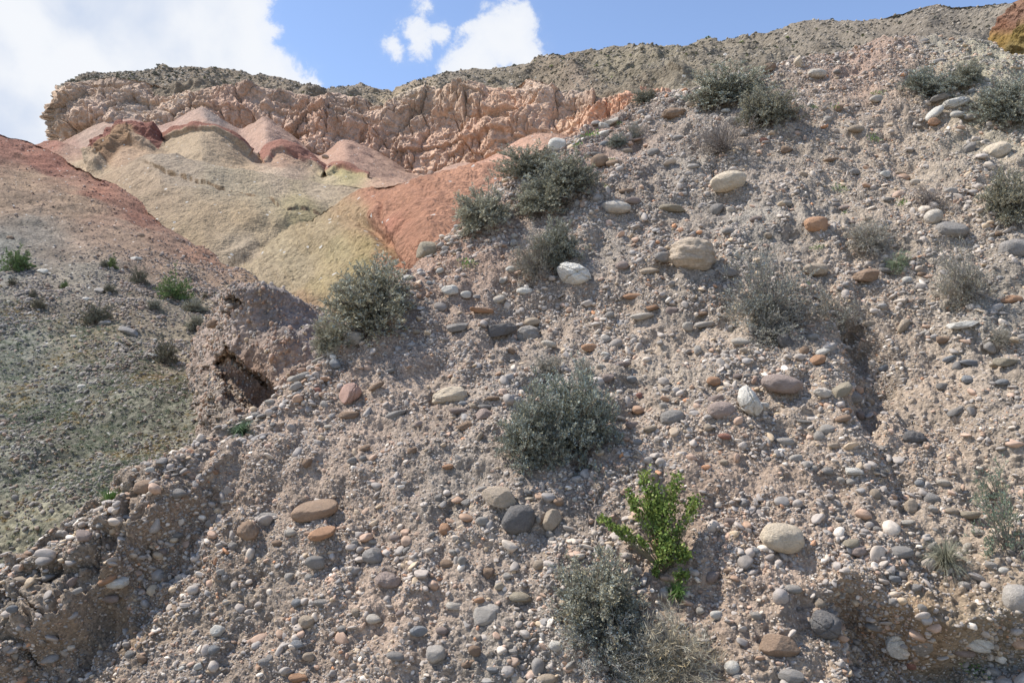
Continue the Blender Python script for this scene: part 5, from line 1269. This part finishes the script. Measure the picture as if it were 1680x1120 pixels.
me = raw_mesh("foliage", LV, LF, 4, False, np.repeat(np.clip(lc, 0, 0.6), 4, 0)); link("foliage", me, M_leafg, gb)

# dead roots and sticks on the slope
def root(name, pxs, rad, label, out=0.02):
    pts = []
    for (x, y) in pxs:
        l, nr, _ = cast(slope_bvh, x, y); nr = nr if nr.z > 0 else -nr
        pts.append(np.array(l) + np.array(nr) * out + r0.normal(0, 0.006, 3))
    P_ = np.array(pts); t = np.linspace(0, len(P_) - 1, len(P_) * 4); Pf = np.stack([np.interp(t, np.arange(len(P_)), P_[:, k]) for k in range(3)], -1) + r0.normal(0, 0.003, (len(t), 3))
    rr = np.linspace(rad, rad * 0.3, len(Pf))
    V, F = prisms(Pf[:-1], Pf[1:], rr[:-1], rr[1:])
    me = raw_mesh(name, V, F, 4, True, np.tile((0.23, 0.19, 0.155), (len(V), 1))); o = link(name, me, M_twig); tag(o, label, 'root')
root("dead_root", [(985, 800), (978, 826), (980, 850), (976, 880), (984, 905)], 0.012, "dark twisted dead root left of the bright green bush")
root("dead_root", [(1398, 545), (1410, 560), (1424, 572), (1440, 590)], 0.010, "bent bare root hanging over the root hollow, upper one")
root("dead_root", [(1412, 528), (1428, 545), (1442, 548), (1466, 540)], 0.008, "thin bare root stretching right across the root hollow")
root("dead_root", [(1008, 1072), (1030, 1068), (1052, 1058)], 0.006, "thin pale stick at the bottom under the grey shrub")
root("dead_root", [(965, 830), (962, 850), (966, 872)], 0.005, "short thin twig just left of the twisted dead root")

# ground cover and dots of scrub
tufts = [herb_mesh(140 + i, 46, 0.2, 0.03, (1, 1, 1), M_tuft) for i in range(3)] + [blades_mesh(150, 60, 0.8, 0.03, (1, 1, 1), 1.2, 0.7, M_tuft)]
def gc_dens(px, py, P):
    d = np.linalg.norm(P - CAM, axis=-1)
    line = np.interp(px, [-100, 0, 100, 200, 300, 420, 520], [470, 485, 500, 545, 600, 650, 700])
    nz = fbm(P * 0.45, 3, 800) + 0.5 * fbm(P * 1.6, 2, 801)
    return ((px > -60) & (px < 560)) * (1 / d ** 1.4) * (0.03 * sstep(400, 460, py) + sstep(-25, 40, py - line)) * (0.35 + 1.0 * sstep(-0.2, 0.7, nz)) * (1 - 0.45 * sstep(720, 860, py))
pos, nn, gx_, gy_ = sample(HSP, hpx, hpy, 17000, gc_dens); n = len(pos)
sz = rng.uniform(0.045, 0.125, n)
yel = sstep(0.0, 0.35, fbm(pos * 0.8 + 5, 2, 805) + 0.25 * rng.normal(size=n) - 0.12 + 0.35 * sstep(640, 900, gy_))[:, None]
tn = (np.array((0.25, 0.275, 0.19)) * (1 - yel) + np.array((0.40, 0.31, 0.16)) * yel) * rng.uniform(0.75, 1.3, (n, 1))
scatter("ground_cover", pos, np.stack([rng.normal(0, 0.2, n), rng.normal(0, 0.2, n), rng.uniform(0, 6.28, n)], -1), np.stack([sz, sz, sz * 0.75], -1), tn, tufts)

def far_bush(seed, n=60, col=(1, 1, 1)):
    r1 = np.random.default_rng(seed); d = rvec(r1, n); d[:, 2] = np.abs(d[:, 2]); P_ = d * r1.uniform(0.25, 0.5, (n, 1)) * np.array([1, 1, 0.9])
    D = rvec(r1, n) * 0.28; Wd = np.cross(D, rvec(r1, n)); Wd *= 0.09 / (np.linalg.norm(Wd, axis=1, keepdims=True) + 1e-9)
    V, F = leaves(P_ - D / 2, D, Wd)
    me = raw_mesh("far_bush", V, F, 4, True, np.repeat(np.ones((n, 3)) * r1.uniform(0.6, 1.4, (n, 1)), 4, 0)); return me
M_far = leaf_mat("far_bush_leaf", 0.9)
fb = [far_bush(160 + i) for i in range(4)]
for me in fb: me.materials.append(M_far)
fbi = [far_bush(170 + i) for i in range(4)]
for me in fbi: me.materials.append(M_tuft)
mpx, mpy = mt_px
RIM = [(100, 150), (140, 136), (230, 150), (300, 158), (430, 168), (500, 180), (560, 190), (620, 190), (680, 172), (800, 160), (868, 128), (920, 150), (1000, 165), (1060, 165), (1130, 140), (1300, 104), (1530, 56), (1600, 62), (1640, 60), (1700, 60)]
def mt_ok(px, py):
    return (px > 105) & (px < 1650) & (py < np.interp(px, [p[0] for p in RIM], [p[1] for p in RIM]))
ok = mt_ok(mpx, mpy); ok[:8] = False
ii = np.argwhere(ok); 
def mt_pick(n, bias):
    k = ii[rng.choice(len(ii), n * 3)]; P_ = MTP[k[:, 0], k[:, 1]]; xx = mpx[k[:, 0], k[:, 1]]
    w = rng.random(len(k)) < np.clip(0.35 + 0.65 * sstep(-0.3, 0.3, fbm(P_ * 0.03, 2, 820)), 0, 1) * (1 if bias is None else bias(xx))
    sel = np.argwhere(w)[:n, 0]; return P_[sel], xx[sel]
Pm, xm = mt_pick(255, None)
for p, x in zip(Pm, xm):
    o = bpy.data.objects.new("distant_bush", fb[rng.integers(4)]); COL.objects.link(o)
    d = np.linalg.norm(p - CAM); s = d / FPX * rng.uniform(4.5, 8.5)
    o.location = p - np.array([0, 0, s * 0.05]); o.scale = (s, s, s * 0.85); o.rotation_euler = (0, 0, rng.uniform(0, 6.28))
    g_ = rng.random() < 0.16 and 820 < x < 1300
    c = (0.20, 0.24, 0.08) if g_ else (0.115, 0.12, 0.09); j = rng.uniform(0.8, 1.25); o.color = (c[0] * j, c[1] * j, c[2] * j, 1)
    zone = ("above the left end of the pink cliff" if x < 300 else "above the cliff beneath the big left cloud" if x < 560 else "above the cliff in the dip beneath the blue sky" if x < 740 else
            "above the cliff beneath the middle cloud" if x < 900 else "above the right end of the cliff" if x < 1100 else "behind the crest sagebrush" if x < 1300 else "on the grey mountain at upper right")
    cn = "yellow green" if g_ else "dark"
    tag(o, "tiny %s bush %s" % (cn, zone), 'bush', "%s bushes %s" % (cn, zone))
Pm, xm = mt_pick(1900, None); n = len(Pm); dm = np.linalg.norm(Pm - CAM, axis=1); s = dm / FPX * rng.uniform(2.6, 4.8, n)
tn = np.where(rng.random((n, 1)) < 0.12, np.array([[0.14, 0.17, 0.06]]), np.array([[0.12, 0.12, 0.09]])) * rng.uniform(0.8, 1.2, (n, 1))
scatter("distant_scrub", Pm, np.stack([0 * s, 0 * s, rng.uniform(0, 6.28, n)], -1), np.stack([s, s, s * 0.8], -1), tn, fbi)
# loose rock on the far slopes and cliff ledges
n = 5000; k = ii[rng.choice(len(ii), n)]; Pm = MTP[k[:, 0], k[:, 1]]; dm = np.linalg.norm(Pm - CAM, axis=1); s = dm / FPX * rng.uniform(0.8, 2.6, n)
scatter("distant_rubble", Pm, rng.uniform(0, 6.28, (n, 3)) * np.array([0.2, 0.2, 1]), np.stack([s, s, s * 0.6], -1), np.array((0.25, 0.215, 0.17)) * rng.uniform(0.75, 1.35, (n, 1)), peb_src)
